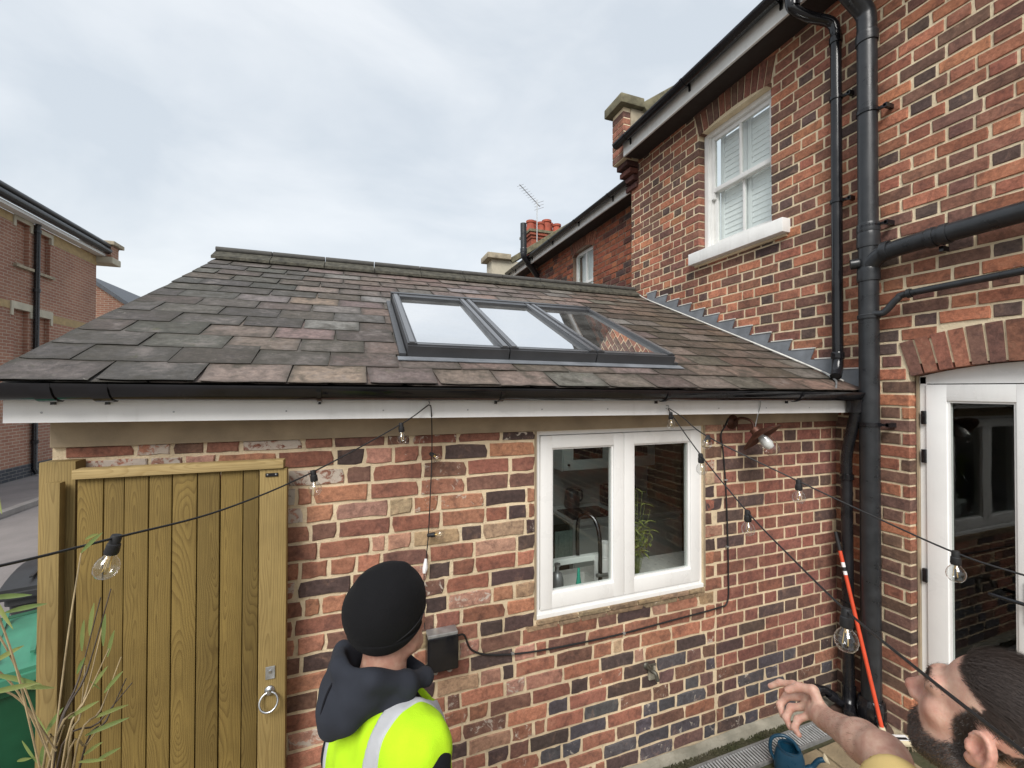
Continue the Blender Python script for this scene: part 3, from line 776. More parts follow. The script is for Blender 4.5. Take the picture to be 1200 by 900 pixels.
# ---------------------------------------------------------------- upper sash window
def hbox(mb, u0, u1, y0, y1, z0, z1, bev=0):
    return mb.box((y0, -u1, z0), (y1, -u0, z1), bev)
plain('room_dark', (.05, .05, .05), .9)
a, b = WU0+.002, WU1-.002
sw = part(hbox(hbox(hbox(MB(), a, a+.05, .075, .17, WZ0, WZ1+.06, .003), b-.05, b, .075, .17, WZ0, WZ1+.06, .003), a+.05, b-.05, .075, .17, WZ1-.03, WZ1+.06, .003), 'sash_window', 'white_paint', house)
part(hbox(hbox(MB(), a+.050, a+.062, .100, .108, WZ0+.05, WZ1-.03), b-.062, b-.050, .100, .108, WZ0+.05, WZ1-.03), 'stop_bead', 'white_paint', sw)
zm = 4.225; um = (a+b)/2
for (z0, z1, y0) in ((zm-.02, WZ1-.031, .110), (WZ0+.04, zm+.02, .150)):
    mb = MB(); t = .045; A, B = a+.051, b-.051
    hbox(mb, A, A+t, y0, y0+.035, z0, z1, .002); hbox(mb, B-t, B, y0, y0+.035, z0, z1, .002)
    hbox(mb, A+t, B-t, y0+.0005, y0+.0345, z0, z0+(.04 if z0 > 4 else .075), .002); hbox(mb, A+t, B-t, y0+.0005, y0+.0345, z1-.04, z1, .002)
    hbox(mb, um-.012, um+.012, y0+.004, y0+.03, z0+.03, z1-.03, .002)
    part(mb, 'sash', 'white_paint', sw, 30)
    part(hbox(MB(), A+t, B-t, y0+.014, y0+.019, z0+.03, z1-.03), 'pane', 'window_glass', sw)
for A in (a+.053, b-.088): part(hbox(MB(), A, A+.035, .108, .146, zm-.085, zm-.021, .006), 'sash_horn', 'white_paint', sw)
for (A, B) in ((a+.09, um-.004), (um+.004, b-.09)):
    mb = MB(); hbox(mb, A, A+.04, .20, .23, WZ0+.06, WZ1); hbox(mb, B-.04, B, .20, .23, WZ0+.06, WZ1)
    for z in np.arange(WZ0+.10, WZ1-.02, .052):
        M = Matrix.Translation((.216, -(A+B)/2, z)) @ Matrix.Rotation(math.radians(9), 4, 'Y')
        mb.obox(M, (.008, B-A-.082, .053))
    part(mb, 'shutter', 'white_shutter', sw)
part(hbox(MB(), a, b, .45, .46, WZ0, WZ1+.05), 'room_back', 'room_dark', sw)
part(hbox(MB(), -1.379, -.345, -.085, .11, 3.482, 3.598, .008), 'window_sill', 'white_paint', house, 30)
part(hbox(MB(), -1.36, -.365, -.02, .10, 3.462, 3.481), 'sill_bed', 'mortar_house', house)

# ---------------------------------------------------------------- eaves
def eaves(parent, x, y0, y1, zb, zt, wallx, gut_r=.056):
    part(MB().box((x, y0, zb), (x+.022, y1, zt), .002), 'fascia', 'white_paint', parent)
    part(MB().box((x+.0225, y0+.001, zb+.012), (wallx+.05, y1-.001, zb+.024)), 'soffit', plain('soffit_dark', (.030, .022, .019), .8), parent)
    n = 12; P = [(x-.008-gut_r+gut_r*math.cos(q), zt-.01+gut_r*math.sin(q)) for q in np.linspace(math.pi, 2*math.pi, n)]
    Q = [(x-.008-gut_r+(gut_r-.004)*math.cos(q), zt-.01+(gut_r-.004)*math.sin(q)) for q in np.linspace(2*math.pi, math.pi, n)]
    gt = part(MB().prism([(p, y0-.04, q) for p, q in P+Q], (0, y1-y0+.10, 0)), 'gutter', 'black_gloss', parent, 40)
    for y in np.arange(y0+.35, y1, .95):
        P2 = [(x-.008-gut_r+(gut_r+.005)*math.cos(q), zt-.01+(gut_r+.005)*math.sin(q)) for q in np.linspace(math.pi, 2*math.pi, n)]
        Q2 = [(x-.008-gut_r+(gut_r+.0005)*math.cos(q), zt-.01+(gut_r+.0005)*math.sin(q)) for q in np.linspace(2*math.pi, math.pi, n)]
        part(MB().prism([(p, y, q) for p, q in P2+Q2], (0, .03, 0)).box((x-.012, y+.004, zt-.10), (x-.0005, y+.026, zt-.01)), 'gutter_bracket', 'black_gloss', gt, 40)
    return gt
def house_roof(parent, x, y0, y1, z, length, deg=35, n=3):
    a = math.radians(deg); mb = MB(); c, s = math.cos(a), math.sin(a)
    mb.prism([(x, y0, z), (x, y1, z), (x+length*c, y1, z+length*s), (x+length*c, y0, z+length*s)], (0, 0, -.05))
    rf = part(mb, 'roof', 'roof_felt', parent); rr = random.Random(5)
    for i in range(n):
        y = y0-(.15 if i % 2 else 0)
        while y < y1-.02:
            A, B = max(y, y0), min(y+.3, y1); o = bpy.data.objects.new('slate', SLM[rr.randrange(14)]); o.color = jit((.09, .085, .085), rr)+(1,)
            o.location = (x-.03+i*.2*c, (A+B)/2, z+.006+i*.2*s); o.rotation_euler = Euler((0, 0, 0))
            M = Matrix(((0, c, -s, 0), (-1, 0, 0, 0), (0, s, c, 0), (0, 0, 0, 1))) @ Matrix.Rotation(-.03, 4, 'X')
            o.rotation_euler = M.to_euler(); o.scale = ((B-A-.004)/SLW, 1, 1.2); place(o, rf); y += .3
    return rf
eaves(house, -.25, -4.9, 2.27, 5.035, 5.205, 0)
house_roof(house, -.26, -4.9, 2.30, 5.235, 5.2)
# parapet pier between the two houses: corbels, brick pier, stone coping climbing the roof
pier = part(MB().box((-.215, 2.315, 5.05), (.3, 2.545, 5.68)), 'parapet', 'mortar_house', house)
for i in range(7):
    z = 5.06+i*.083
    for (y0, y1) in (((2.312, 2.42), (2.43, 2.548)) if i % 2 else ((2.312, 2.548),)):
        o = part(MB().box((-.222, y0, z), (-.10, y1, z+.0715), .004), 'brick', 'brick', pier); o.color = jit(RED if r3.random() < .7 else BROWN, r3)+(.95,)
for i in range(4):
    o = part(MB().box((-.165+.045*i, 2.318, 4.985-i*.083), (.05, 2.54, 5.045-i*.083), .006), 'brick', 'brick', pier); o.color = jit((.10, .045, .04) if i != 1 else (.20, .08, .06), r3)+(.9,)
part(MB().box((-.12, 2.296, 5.30), (.28, 2.314, 5.675), .004), 'render_patch', 'stone', pier)
part(MB().box((-.30, 2.24, 5.685), (.04, 2.62, 5.80), .014), 'coping_stone', 'mossy_stone', pier, 40)
a = math.radians(35)
M = Matrix.Translation((.9, 2.43, 6.30)) @ Matrix.Rotation(-a, 4, 'Y')
part(MB().obox(M, (2.1, .38, .11), .012), 'coping_stone', 'mossy_stone', pier, 40)
M = Matrix.Translation((.95, 2.43, 6.02)) @ Matrix.Rotation(-a, 4, 'Y')
part(MB().obox(M, (2.1, .24, .45)), 'parapet_wall', 'stone', pier)

# ---------------------------------------------------------------- pipes on the house wall
def collar(parent, mat, p, d, r, h=.05, n=20):
    part(MB().lathe([(r, -h/2), (r+.006, -h/2), (r+.008, -h*.2), (r+.006, h*.1), (r+.008, h*.3), (r+.004, h/2), (r, h/2)], n, frame_to(d, p)), 'pipe_collar', mat, parent, 50)
def clip(parent, p, r, xw):
    mb = MB().lathe([(r+.001, -.012), (r+.007, -.012), (r+.007, .012), (r+.001, .012)], 20, Matrix.Translation(p))
    mb.box((p[0]+.01, p[1]-r-.045, p[2]-.008), (p[0]+.03, p[1]-r, p[2]+.008)).box((p[0]+.01, p[1]-r-.05, p[2]-.014), (xw, p[1]-r-.030, p[2]+.014))
    part(mb, 'pipe_clip', 'black_gloss', parent, 40)
# rainwater pipe with swan neck
rp = part(MB().tube(catmull([(-.315, .10, 5.17), (-.315, .10, 5.06), (-.30, .085, 4.985), (-.20, .03, 4.91), (-.085, -.03, 4.86), (-.060, -.048, 4.78), (-.060, -.050, 4.65), (-.060, -.050, 3.6), (-.060, -.050, 2.60), (-.060, -.050, 2.44), (-.085, -.062, 2.36), (-.125, -.078, 2.31)], 5), .034, 14, cap=False), 'rainwater_pipe', 'black_gloss', house, 60)
part(MB().tube([(-.124, -.0778, 2.3112), (-.085, -.062, 2.36)], .030, 14, cap=True), 'pipe_bore', 'black_rubber', rp)
for p, d in (((-.06, -.05, 4.72), (0, 0, 1)), ((-.06, -.05, 2.46), (0, 0, 1)), ((-.30, .085, 5.02), (0, 0, 1))): collar(rp, 'black_gloss', p, d, .034)
for z in (4.30, 3.56): clip(rp, (-.06, -.05, z), .034, -.002)
SPX, SPY = -.085, -.262
soil = part(MB().tube(catmull([(-.40, -.19, 5.32), (-.36, -.20, 5.05), (-.22, -.23, 4.86), (-.10, -.255, 4.745), (SPX, SPY, 4.66), (SPX, SPY, 4.5), (SPX, SPY, 3.6), (SPX, SPY, 3.2), (SPX, SPY, 2.4), (SPX, SPY, 1.2), (SPX, SPY, .18)], 5), .055, 20), 'soil_pipe', 'soil_pipe', house, 60)
for z, h in ((4.56, .07), (3.29, .06), (3.21, .10), (2.98, .09), (2.70, .03)): collar(soil, 'soil_pipe', (SPX, SPY, z), (0, 0, 1), .055, h, 24)
for z in (4.06, 3.30, 1.99): clip(soil, (SPX, SPY, z), .055, -.002)
br = part(MB().tube(catmull([(SPX, SPY, 3.02), (SPX-.005, SPY-.05, 3.075), (SPX-.008, SPY-.12, 3.10), (-.095, -.55, 3.112), (-.095, -.9, 3.122), (-.095, -1.9, 3.15)], 5), .053, 18), 'waste_branch', 'soil_pipe', house, 60)
for y in (-.37, -.60, -.66): collar(br, 'soil_pipe', (-.095, y, 3.104+(-.3-y)*.03), (0, 1, -.03), .053, .04)
part(MB().lathe([(0, 0), (.030, 0), (.034, .01), (.034, .05), (.026, .052), (.024, .03), (0, .03)], 18, frame_to((-.55, .75, -.05), (SPX-.035, SPY+.03, 3.06))), 'boss_socket', 'soil_pipe', soil, 40)
mbk = MB().box((-.06, -.635, 3.03), (-.002, -.615, 3.06)); part(mbk, 'pipe_clip', 'black_gloss', br)
wb = part(MB().tube(catmull([(SPX-.02, SPY-.03, 2.715), (SPX-.01, SPY-.075, 2.71), (-.088, -.36, 2.722), (-.08, -.42, 2.79), (-.075, -.48, 2.812), (-.07, -.9, 2.826), (-.07, -1.9, 2.86)], 6), .0205, 14), 'waste_pipe', 'soil_pipe', house, 60)
for y, z, d in ((-.305, 2.712, (0, 1, 0)), (-.478, 2.812, (0, 1, -.1))): collar(wb, 'soil_pipe', (-.086 if y > -.4 else -.076, y, z), d, .0215, .022)
# gully hopper with pipes in the corner
gully = thing('drain_gully', 'black plastic drain gully with pipe elbows at the foot of the soil pipe', 'drain', (-.13, -.2, 0))
part(MB().lathe([(.0, .0), (.16, .0), (.165, .03), (.15, .035), (.12, .03), (.0, .02)], 28, Matrix.Translation((-.15, -.235, .012))), 'gully_ring', plain('gully_clay', (.10, .06, .045), .8, .3), gully, 40)
part(MB().lathe([(.062, .0), (.075, .0), (.078, .10), (.070, .15), (.058, .16)], 24, Matrix.Translation((SPX, SPY, .04))), 'pipe_socket', 'black_gloss', gully, 50)
part(MB().tube(catmull([(-.10, -.135, .20), (-.10, -.137, .12), (-.13, -.15, .07), (-.16, -.18, .03)], 5), .040, 14), 'pipe_shoe', 'black_gloss', gully, 50)
part(MB().tube(catmull([(-.325, -.03, .155), (-.30, -.05, .165), (-.24, -.075, .16), (-.20, -.095, .12), (-.165, -.12, .085), (-.13, -.15, .075)], 5), [.026]*6+[.0235]*20, 14), 'overflow_pipe', 'black_gloss', gully, 50)
for p, d in (((-.30, -.05, .165), (1, -.6, .1)), ((-.205, -.092, .125), (1, -.5, -.8))): collar(gully, 'black_gloss', p, d, .026, .05, 16)
part(MB().obox(Matrix.Translation((-.20, -.20, .075)) @ Matrix.Rotation(.5, 4, 'Z'), (.09, .06, .09), .015), 'trap_body', 'black_gloss', gully, 40)
part(MB().tube([(-.15, -.30, .055), (-.26, -.26, .045), (-.34, -.25, .05)], .014, 10), 'trap_lever', 'black_rubber', gully, 50)
for p in ((-.155, -.345, .10), (-.14, -.352, .065)): part(MB().lathe([(0, 0), (.012, 0), (.012, .02), (0, .022)], 8, frame_to((-.6, -.7, .3), p)), 'bolt', 'steel', gully)

# ---------------------------------------------------------------- french door
door = part(hbox(hbox(MB(), DU0+.012, DU0+.045, .075, .15, .03, DZ, .002), DU1-.045, DU1-.012, .075, .15, .03, DZ, .002), 'door', 'white_plastic', house)
# curved frame head that fills the arch
uc, hs, R, zc = DA; P = []
for i in range(13):
    q = DU0+.012+(DU1-DU0-.024)*i/12; P.append((q, zc+math.sqrt(R*R-(q-uc)**2)-.002))
mb = MB(); poly = [(.075, -q, z) for q, z in P]+[(.075, -(DU1-.012), 2.256), (.075, -(DU0+.012), 2.256)]
part(mb.prism(poly, (.075, 0, 0)), 'frame_head', 'white_plastic', door)
for (A, B, side) in ((DU0+.049, .974, 0), (.982, DU1-.049, 1)):
    z0, z1 = .05, 2.250; t = .098
    mb = MB(); hbox(mb, A, A+t, .062, .118, z0, z1, .003); hbox(mb, B-t, B, .062, .118, z0, z1, .003)
    hbox(mb, A+t-.001, B-t+.001, .0625, .1175, z1-t, z1, .003); hbox(mb, A+t-.001, B-t+.001, .0625, .1175, z0, z0+.19, .003)
    part(mb, 'leaf', 'white_plastic', door, 30)
    mb = MB(); k = .012
    for (p0, p1, q0, q1) in ((A+t, A+t+k, z0+.19, z1-t), (B-t-k, B-t, z0+.19, z1-t), (A+t+k, B-t-k, z1-t-k, z1-t), (A+t+k, B-t-k, z0+.19, z0+.19+k)): hbox(mb, p0, p1, .072, .10, q0, q1)
    part(mb, 'glazing_bead', 'white_plastic', door)
    part(hbox(MB(), A+t+k, B-t-k, .080, .086, z0+.19+k, z1-t-k), 'pane', 'window_glass', door)
    if side == 0:
        for z in (2.045, 1.805, 1.065, .30): part(hbox(MB(), A-.022, A+.002, .050, .072, z-.042, z+.042, .004), 'hinge', 'black_gloss', door, 30)
        hb_ = hbox(MB(), B-.070, B-.030, .052, .0618, .98, 1.20, .003); hb_.tube([(.052, -(B-.05), 1.10), (.010, -(B-.05), 1.10), (.008, -(B-.06), 1.10), (.008, -(B-.19), 1.096)], .010, 10)
        part(hb_, 'door_handle', 'black_gloss', door, 40)
part(hbox(MB(), DU0+.002, DU1-.002, -.02, .16, -.02, .048, .006), 'threshold', 'stone', house)
for s in ((DU0+.0005, DU0+.0115), (DU1-.0115, DU1-.0005)): part(hbox(MB(), s[0], s[1], .06, .10, .05, DZ+.03), 'sealant', 'beam_stone', door)
# room behind the door
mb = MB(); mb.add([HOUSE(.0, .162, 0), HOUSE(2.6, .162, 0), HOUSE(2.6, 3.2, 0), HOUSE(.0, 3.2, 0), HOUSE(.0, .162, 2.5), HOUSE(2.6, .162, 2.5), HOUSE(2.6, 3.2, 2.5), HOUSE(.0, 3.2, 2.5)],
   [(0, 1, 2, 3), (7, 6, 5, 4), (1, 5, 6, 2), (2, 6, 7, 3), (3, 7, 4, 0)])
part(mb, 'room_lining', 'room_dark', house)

# ================================================================ neighbouring house beyond
h2 = thing('neighbour_house', 'dark red brick terraced house beyond the slate ridge, with small arched window', 'house', (.5, 4.5, 0))
H2 = lambda u, y, z: np.array([.25+y, -u, z], float)
w2 = part(slab([-7.1, -2.3], [0, 4.95], [(-4.5, -3.82, 3.4, 4.55)], .006, .2, H2), 'wall', 'mortar_dark', h2)
fw2, *WA2 = arch_hole(-4.5, -3.82, 3.35, 4.50, .09)
r4 = random.Random(41)
def col2(u, z, w, rng):
    q = rng.random(); c = (.30, .095, .052) if q < .5 else ((.38, .13, .066) if q < .72 else ((.12, .05, .04) if q < .9 else DARK)); return jit(c, rng)+(.97,)
put_bricks(lay(-7.1, -2.3, 3.0, 4.95, .1, r4, [fw2]), col2, H2, -math.pi/2, w2, 'brick_field', 0, r4, crisp=lambda u, z: True)
_H = HOUSE; HOUSE = H2; arch(*WA2, 11, w2); HOUSE = _H
mb = MB(); mb.box((.32, 3.825, 3.4), (.37, 3.865, 4.6)).box((.32, 4.455, 3.4), (.37, 4.495, 4.6)).box((.321, 3.865, 4.50), (.369, 4.455, 4.6)).box((.325, 4.145, 3.4), (.365, 4.175, 4.5)).box((.323, 3.865, 3.4), (.367, 4.455, 3.46)).box((.322, 3.865, 3.98), (.368, 4.455, 4.02))
wn2 = part(mb, 'window', 'white_paint', h2)
part(MB().box((.340, 3.866, 3.4), (.346, 4.454, 4.499)), 'pane', 'window_glass', wn2)
part(MB().box((.44, 3.83, 3.4), (.445, 4.49, 4.55)), 'blind', 'white_shutter', wn2)
eaves(h2, .0, 2.50, 7.05, 4.735, 4.875, .25, .05)
house_roof(h2, -.01, 2.56, 11.0, 4.90, 4.6, 34, 2)
part(MB().lathe([(0, 0), (.02, 0), (.02, .015), (0, .016)], 12, frame_to((-.5, -1, 0), (.05, 2.49, 4.81))), 'end_disc', 'cream_plastic', h2)
# far pier with coping, chimney with pots and aerial, pipe with kinked foot
p2 = part(MB().box((-.42, 7.12, 4.2), (.4, 7.5, 5.16)), 'parapet_pier', 'cream_render', h2)
part(MB().box((-.54, 7.02, 5.165), (.02, 7.6, 5.29), .015), 'coping_stone', 'stone', p2, 40)
M = Matrix.Translation((.95, 7.3, 5.78)) @ Matrix.Rotation(-math.radians(34), 4, 'Y')
part(MB().obox(M, (2.2, .42, .12), .01), 'coping_stone', 'mossy_stone', p2)
pole = part(MB().tube(catmull([(.26, 6.02, 4.53), (.06, 5.92, 4.70), (-.12, 5.83, 4.84), (-.16, 5.80, 4.90), (-.16, 5.80, 5.0), (-.165, 5.80, 5.52)], 4), .062, 12), 'vent_pipe', 'soil_pipe', h2, 60)
collar(pole, 'soil_pipe', (-.16, 5.80, 4.98), (0, 0, 1), .062, .09); collar(pole, 'soil_pipe', (.0, 5.89, 4.745), (-.8, -.4, .55), .062, .09)
chim = thing('chimney_stack', 'red brick chimney stack with a cluster of terracotta pots beyond the ridge', 'chimney', (1.75, 9.2, 6.0))
plain('chimney_brick', (.30, .085, .05), .9, .35, 20, .5)
part(MB().box((1.30, 8.9, 5.6), (2.25, 9.5, 6.50)), 'stack', 'chimney_brick', chim)
for i, (d, z) in enumerate(((.03, 6.44), (.07, 6.52), (.10, 6.60))): part(MB().box((1.30-d, 8.9-d, z), (2.25+d, 9.5+d, z+.075), .008), 'corbel_course', 'chimney_brick' if i < 2 else 'mossy_stone', chim)
for i, (x, y, h, r) in enumerate(((1.33, 9.05, .30, .12), (1.52, 9.35, .42, .12), (1.62, 9.02, .28, .11), (1.85, 9.10, .40, .13), (2.02, 9.32, .42, .12), (2.14, 9.04, .30, .12), (2.30, 9.3, .26, .12))):
    part(MB().lathe([(r*1.12, 0), (r, .06), (r*.9, h-.07), (r*1.08, h-.06), (r*1.08, h), (r*.8, h), (r*.8, h-.1), (0, h-.1)], 14, Matrix.Translation((x, y, 6.672))), 'chimney_pot', 'terracotta', chim, 40)
aer = thing('tv_aerial', 'thin metal television aerial on a mast above the chimney', 'aerial', (1.42, 8.86, 6.3))
part(MB().tube([(1.42, 8.80, 6.2), (1.42, 8.80, 7.50)], .014, 8), 'mast', 'galvanised', aer)
A, B = on_plane(605, 221, 1, 8.8), on_plane(637, 238, 1, 8.8)
A = Vector(A)+Vector((0, -.25, 0)); B = Vector(B)+Vector((0, .25, 0))
part(MB().tube([A, B], .010, 8), 'boom', 'galvanised', aer)
side = (B-A).cross(Vector((0, 0, 1))).normalized()
for i in range(9):
    p = A.lerp(B, .04+.1*i); part(MB().tube([p-side*.11, p+side*.11], .005, 6), 'element', 'galvanised', aer)
p = A.lerp(B, .95)
for dz in (-.09, 0, .09): part(MB().tube([p-side*.16+Vector((0, 0, dz)), p+side*.16+Vector((0, 0, dz))], .006, 6), 'reflector', 'galvanised', aer)

# ================================================================ street building on the left
lb = thing('street_building', 'long brick building across the street with blind windows and black downpipe', 'building', (-12, 11, 0))
LB = lambda u, y, z: np.array([-10.73-y, u, z], float)
def street_brick(name, c1, c2, mort, sc=1.0):
    g = G(name); p = g.pos(); s = g.n('ShaderNodeSeparateXYZ', {0: p})
    v = g.n('ShaderNodeCombineXYZ', {0: g.math('ADD', s.outputs[0], s.outputs[1]), 1: s.outputs[2], 2: 0.0})
    b = g.n('ShaderNodeTexBrick', {'Vector': v, 'Color1': c1, 'Color2': c2, 'Mortar': mort, 'Scale': 1.0, 'Mortar Size': .0075, 'Mortar Smooth': .2, 'Brick Width': .225, 'Row Height': .075})
    c = g.mix(1.0, b.outputs[0], g.ramp(g.noise(p, .8, 4), [(.3, .82), (.7, 1.15)]), 'MULTIPLY')
    g.pbsdf(c, .9, g.bump(b.outputs[1], .5, -.01)); MAT[name] = g.m
street_brick('street_brick', (.36, .185, .122), (.30, .14, .095), (.46, .375, .30))
street_brick('blue_brick', (.045, .05, .06), (.06, .062, .075), (.18, .17, .16))
HOLES = [(11.06, 11.52, 5.10, 6.12), (11.80, 12.26, 5.08, 6.06), (11.06, 11.52, 2.4, 4.05), (11.80, 12.26, 2.4, 3.98)]
lw = part(slab([5.0, 14.32], [.38, 6.22], HOLES, 0, .4, LB), 'wall', 'street_brick', lb)
part(MB().box((-11.13, 5.0, -.3), (-10.70, 14.345, .379)), 'plinth', 'blue_brick', lb)
for h in HOLES: part(MB().box((-10.88, h[0], h[2]), (-10.83, h[1], h[3])), 'blind_window', 'street_brick', lb)
for (y0, y1, z0, z1) in ((10.98, 11.60, 6.121, 6.215), (11.74, 12.33, 6.061, 6.16), (10.93, 11.62, 4.051, 4.22), (11.72, 12.35, 3.981, 4.17)):
    part(MB().box((-10.76, y0, z0), (-10.70, y1, z1)).box((-10.76, y0, z0-.16), (-10.702, y0+.075, z0)).box((-10.76, y1-.075, z0-.16), (-10.702, y1, z0)), 'lintel', 'cream_render', lb)
for (y0, y1, z) in ((11.0, 11.58, 5.03), (11.74, 12.34, 5.01), (11.0, 11.58, 2.33), (11.74, 12.34, 2.31)): part(MB().box((-10.78, y0, z), (-10.66, y1, z+.065)), 'sill', 'stone', lb)
plain('yellow_brick', (.40, .29, .15), .9, .15, 10, .4)
for (y0, y1, z0, z1) in ((5, 10.97, 6.02, 6.20), (12.34, 14.318, 5.93, 6.20), (5, 10.92, 4.03, 4.20), (12.36, 14.318, 3.90, 4.10)):
    part(MB().box((-10.76, y0, z0), (-10.722, y1, z1)), 'brick_band', 'yellow_brick', lb)
eg = part(MB().box((-10.72, 4.9, 6.22), (-10.50, 14.30, 6.30)), 'eaves_board', 'white_paint', lb)
part(MB().tube([(-10.45, 4.9, 6.40), (-10.45, 14.34, 6.40)], .10, 12), 'gutter', 'black_plastic', lb, 50)
a = math.radians(32); part(MB().prism([(-10.42, 4.9, 6.46), (-10.42, 14.75, 6.46), (-10.42-4*math.cos(a), 14.75, 6.46+4*math.sin(a)), (-10.42-4*math.cos(a), 4.9, 6.46+4*math.sin(a))], (0, 0, .07)), 'roof', plain('far_slate', (.10, .11, .125), .6, .3, 4, .5, .01), lb)
part(MB().tube([(-10.42, 4.9, 6.56), (-10.42, 14.75, 6.56)], .06, 10), 'roof_edge', 'anthracite', lb, 50)
part(MB().box((-11.1, 14.28, 6.02), (-10.32, 14.78, 6.22), .03), 'kneeler_stone', 'cream_render', lb)
part(MB().box((-11.1, 14.30, 6.221), (-10.36, 14.72, 6.58), .01), 'kneeler_brick', 'street_brick', lb)
part(MB().box((-11.1, 14.22, 6.581), (-10.26, 14.84, 6.70), .02), 'kneeler_cap', 'stone', lb)
ldp = part(MB().tube([(-10.62, 11.66, 6.33), (-10.66, 11.66, 6.15), (-10.66, 11.66, .25), (-10.60, 11.66, .12)], .055, 12), 'downpipe', 'black_plastic', lb, 50)
for z in (6.05, 4.6, 2.6, .9): part(MB().lathe([(.055, -.05), (.07, -.04), (.07, .04), (.055, .05)], 14, Matrix.Translation((-10.66, 11.66, z))), 'pipe_collar', 'black_plastic', ldp, 40)
gb = thing('gabled_annexe', 'lower red brick gabled annexe behind the street building', 'building', (-10.4, 17, 0))
tl, tr = on_plane(100, 322, 1, 17.), on_plane(146, 353, 1, 17.)
sl = (tr[2]-tl[2])/(tr[0]-tl[0]); xr = on_plane(152, 400, 1, 17.)[0]
part(MB().prism([(tl[0], 17, -.2), (xr, 17, -.2), (xr, 17, tl[2]+sl*(xr-tl[0])-.1), (tl[0], 17, tl[2]-.1)], (0, 5, 0)), 'wall', 'street_brick', gb)
part(MB().prism([(tl[0], 16.9, tl[2]-.10), (xr+.4, 16.9, tl[2]+sl*(xr+.4-tl[0])-.10), (xr+.4, 16.9, tl[2]+sl*(xr+.4-tl[0])+.05), (tl[0], 16.9, tl[2]+.05)], (0, 5.3, 0)), 'roof', 'far_slate', gb)
bz = on_plane(125, 383, 1, 17.)[2]
part(MB().box((tl[0], 16.96, bz-.12), (xr+.02, 16.999, bz+.12)), 'stone_band', 'yellow_brick', gb)
part(MB().box((xr-1.2, 18.8, 4.6), (xr+1.1, 20, tl[2]+sl*(xr-tl[0])+.75)).v and MB().prism([(xr-.2, 19, 4.6), (xr+1.4, 19, 4.6), (xr+.5, 19, tl[2]+sl*(xr-tl[0])+.9)], (0, 1.5, 0)), 'dormer_roof', 'far_slate', gb)

# ================================================================ ground
def sheet(x0, y0, x1, y1, z): return MB().add([(x0, y0, z), (x1, y0, z), (x1, y1, z), (x0, y1, z)], [(0, 1, 2, 3)])
def ground_mat(name, c1, c2, sc, bump=.5):
    g = G(name); p = g.pos(); a_ = g.noise(p, sc, 6, .6); b_ = g.noise(p, 70, 4, .7)
    c = g.mix(g.mapr(a_, .35, .65, 0, 1), c1, c2); c = g.mix(g.mapr(b_, .55, .7, 0, .4), c, tuple(x*.45 for x in c1))
    g.pbsdf(c, .92, g.bump(g.math('ADD', b_, a_), bump, .008)); MAT[name] = g.m
ground_mat('earth', (.12, .105, .08), (.16, .14, .10), .6)
ground_mat('asphalt', (.25, .225, .215), (.19, .172, .165), 1.2)
ground_mat('pavement', (.24, .215, .21), (.18, .165, .16), 1.5)
ground_mat('moss', (.040, .046, .014), (.085, .075, .045), 9, 1.0)
ground_mat('flag', (.30, .235, .145), (.215, .17, .105), 5, .8)
ground_mat('kerb_stone', (.34, .31, .29), (.27, .25, .235), 3)
solo(sheet(-400, -400, 400, 400, -.05), 'ground', 'earth', '', '', kind='structure')
solo(sheet(-8.98, -60, -4.6, 200, -.03), 'road', 'asphalt', '', '', kind='structure')
solo(MB().box((-10.72, -60, -.04), (-9.14, 16.8, .07)), 'pavement', 'pavement', '', '', kind='structure')
kb = solo(MB().box((-9.139, -60, -.045), (-8.99, 60, .06)), 'kerb', 'kerb_stone', '', '', kind='structure')
y = 2.0
while y < 14:
    part(MB().box((-9.142, y, -.02), (-8.986, y+.89, .074), .01), 'kerb_stone', 'kerb_stone', kb); y += .9
solo(sheet(-4.6, -6, 0, .1, -.012), 'patio', 'moss', '', '', kind='structure'); patio = bpy.data.objects['patio']
r5 = random.Random(51); fy = -.255
rows = [(-.255, .44), (-.705, .58), (-1.295, .44), (-1.745, .58), (-2.335, .44), (-2.785, .58)]
for k, (yt, d) in enumerate(rows):
    x = -.03-(0 if k % 2 else .12)
    while x > -4.6:
        w = r5.choice([.44, .58, .72]); x0 = max(x-w, -4.6); jx = lambda: r5.uniform(-.006, .006)
        zt = r5.uniform(.004, .014)
        if k == 0 and x-w > -1e9:
            pass
        P = [(x0+.006+jx(), yt-d+.006+jx(), 0), (x-.006+jx(), yt-d+.006+jx(), 0), (x-.006+jx(), yt-.006+jx(), 0), (x0+.006+jx(), yt-.006+jx(), 0)]
        bm = bmesh.new(); vs = [bm.verts.new((p[0], p[1], zt)) for p in P]; f = bm.faces.new(vs)
        e = bmesh.ops.extrude_face_region(bm, geom=[f]); 
        for v in e['geom']:
            if isinstance(v, bmesh.types.BMVert): v.co.z = -.03
        bmesh.ops.recalc_face_normals(bm, faces=bm.faces)
        bmesh.ops.bevel(bm, geom=[q for q in bm.edges if abs(q.verts[0].co.z-zt) < .001 and abs(q.verts[1].co.z-zt) < .001], offset=.006, segments=1, affect='EDGES')
        mb = MB(); mb.bm(bm); o = part(mb, 'paving_flag', 'flag', patio); x = x0
    fy -= d
# moss strip along the wall foot: small tufts
mb = MB(); r6 = random.Random(61)
for i in range(900):
    x = r6.uniform(-2.3, -.32); y = -.04-abs(r6.gauss(0, .020)); s = r6.uniform(.003, .010); h = r6.uniform(.003, .012)
    if y < -.095: continue
    a_ = r6.uniform(0, 6.3); P = [(x+s*math.cos(a_+q*2.1), y+s*math.sin(a_+q*2.1), -.004) for q in range(3)]
    mb.add(P+[(x, y, h)], [(0, 1, 3), (1, 2, 3), (2, 0, 3)])
mo = solo(mb, 'moss', 'moss', 'dark green moss along the foot of the brick wall beside the drain', 'moss', kind='stuff')
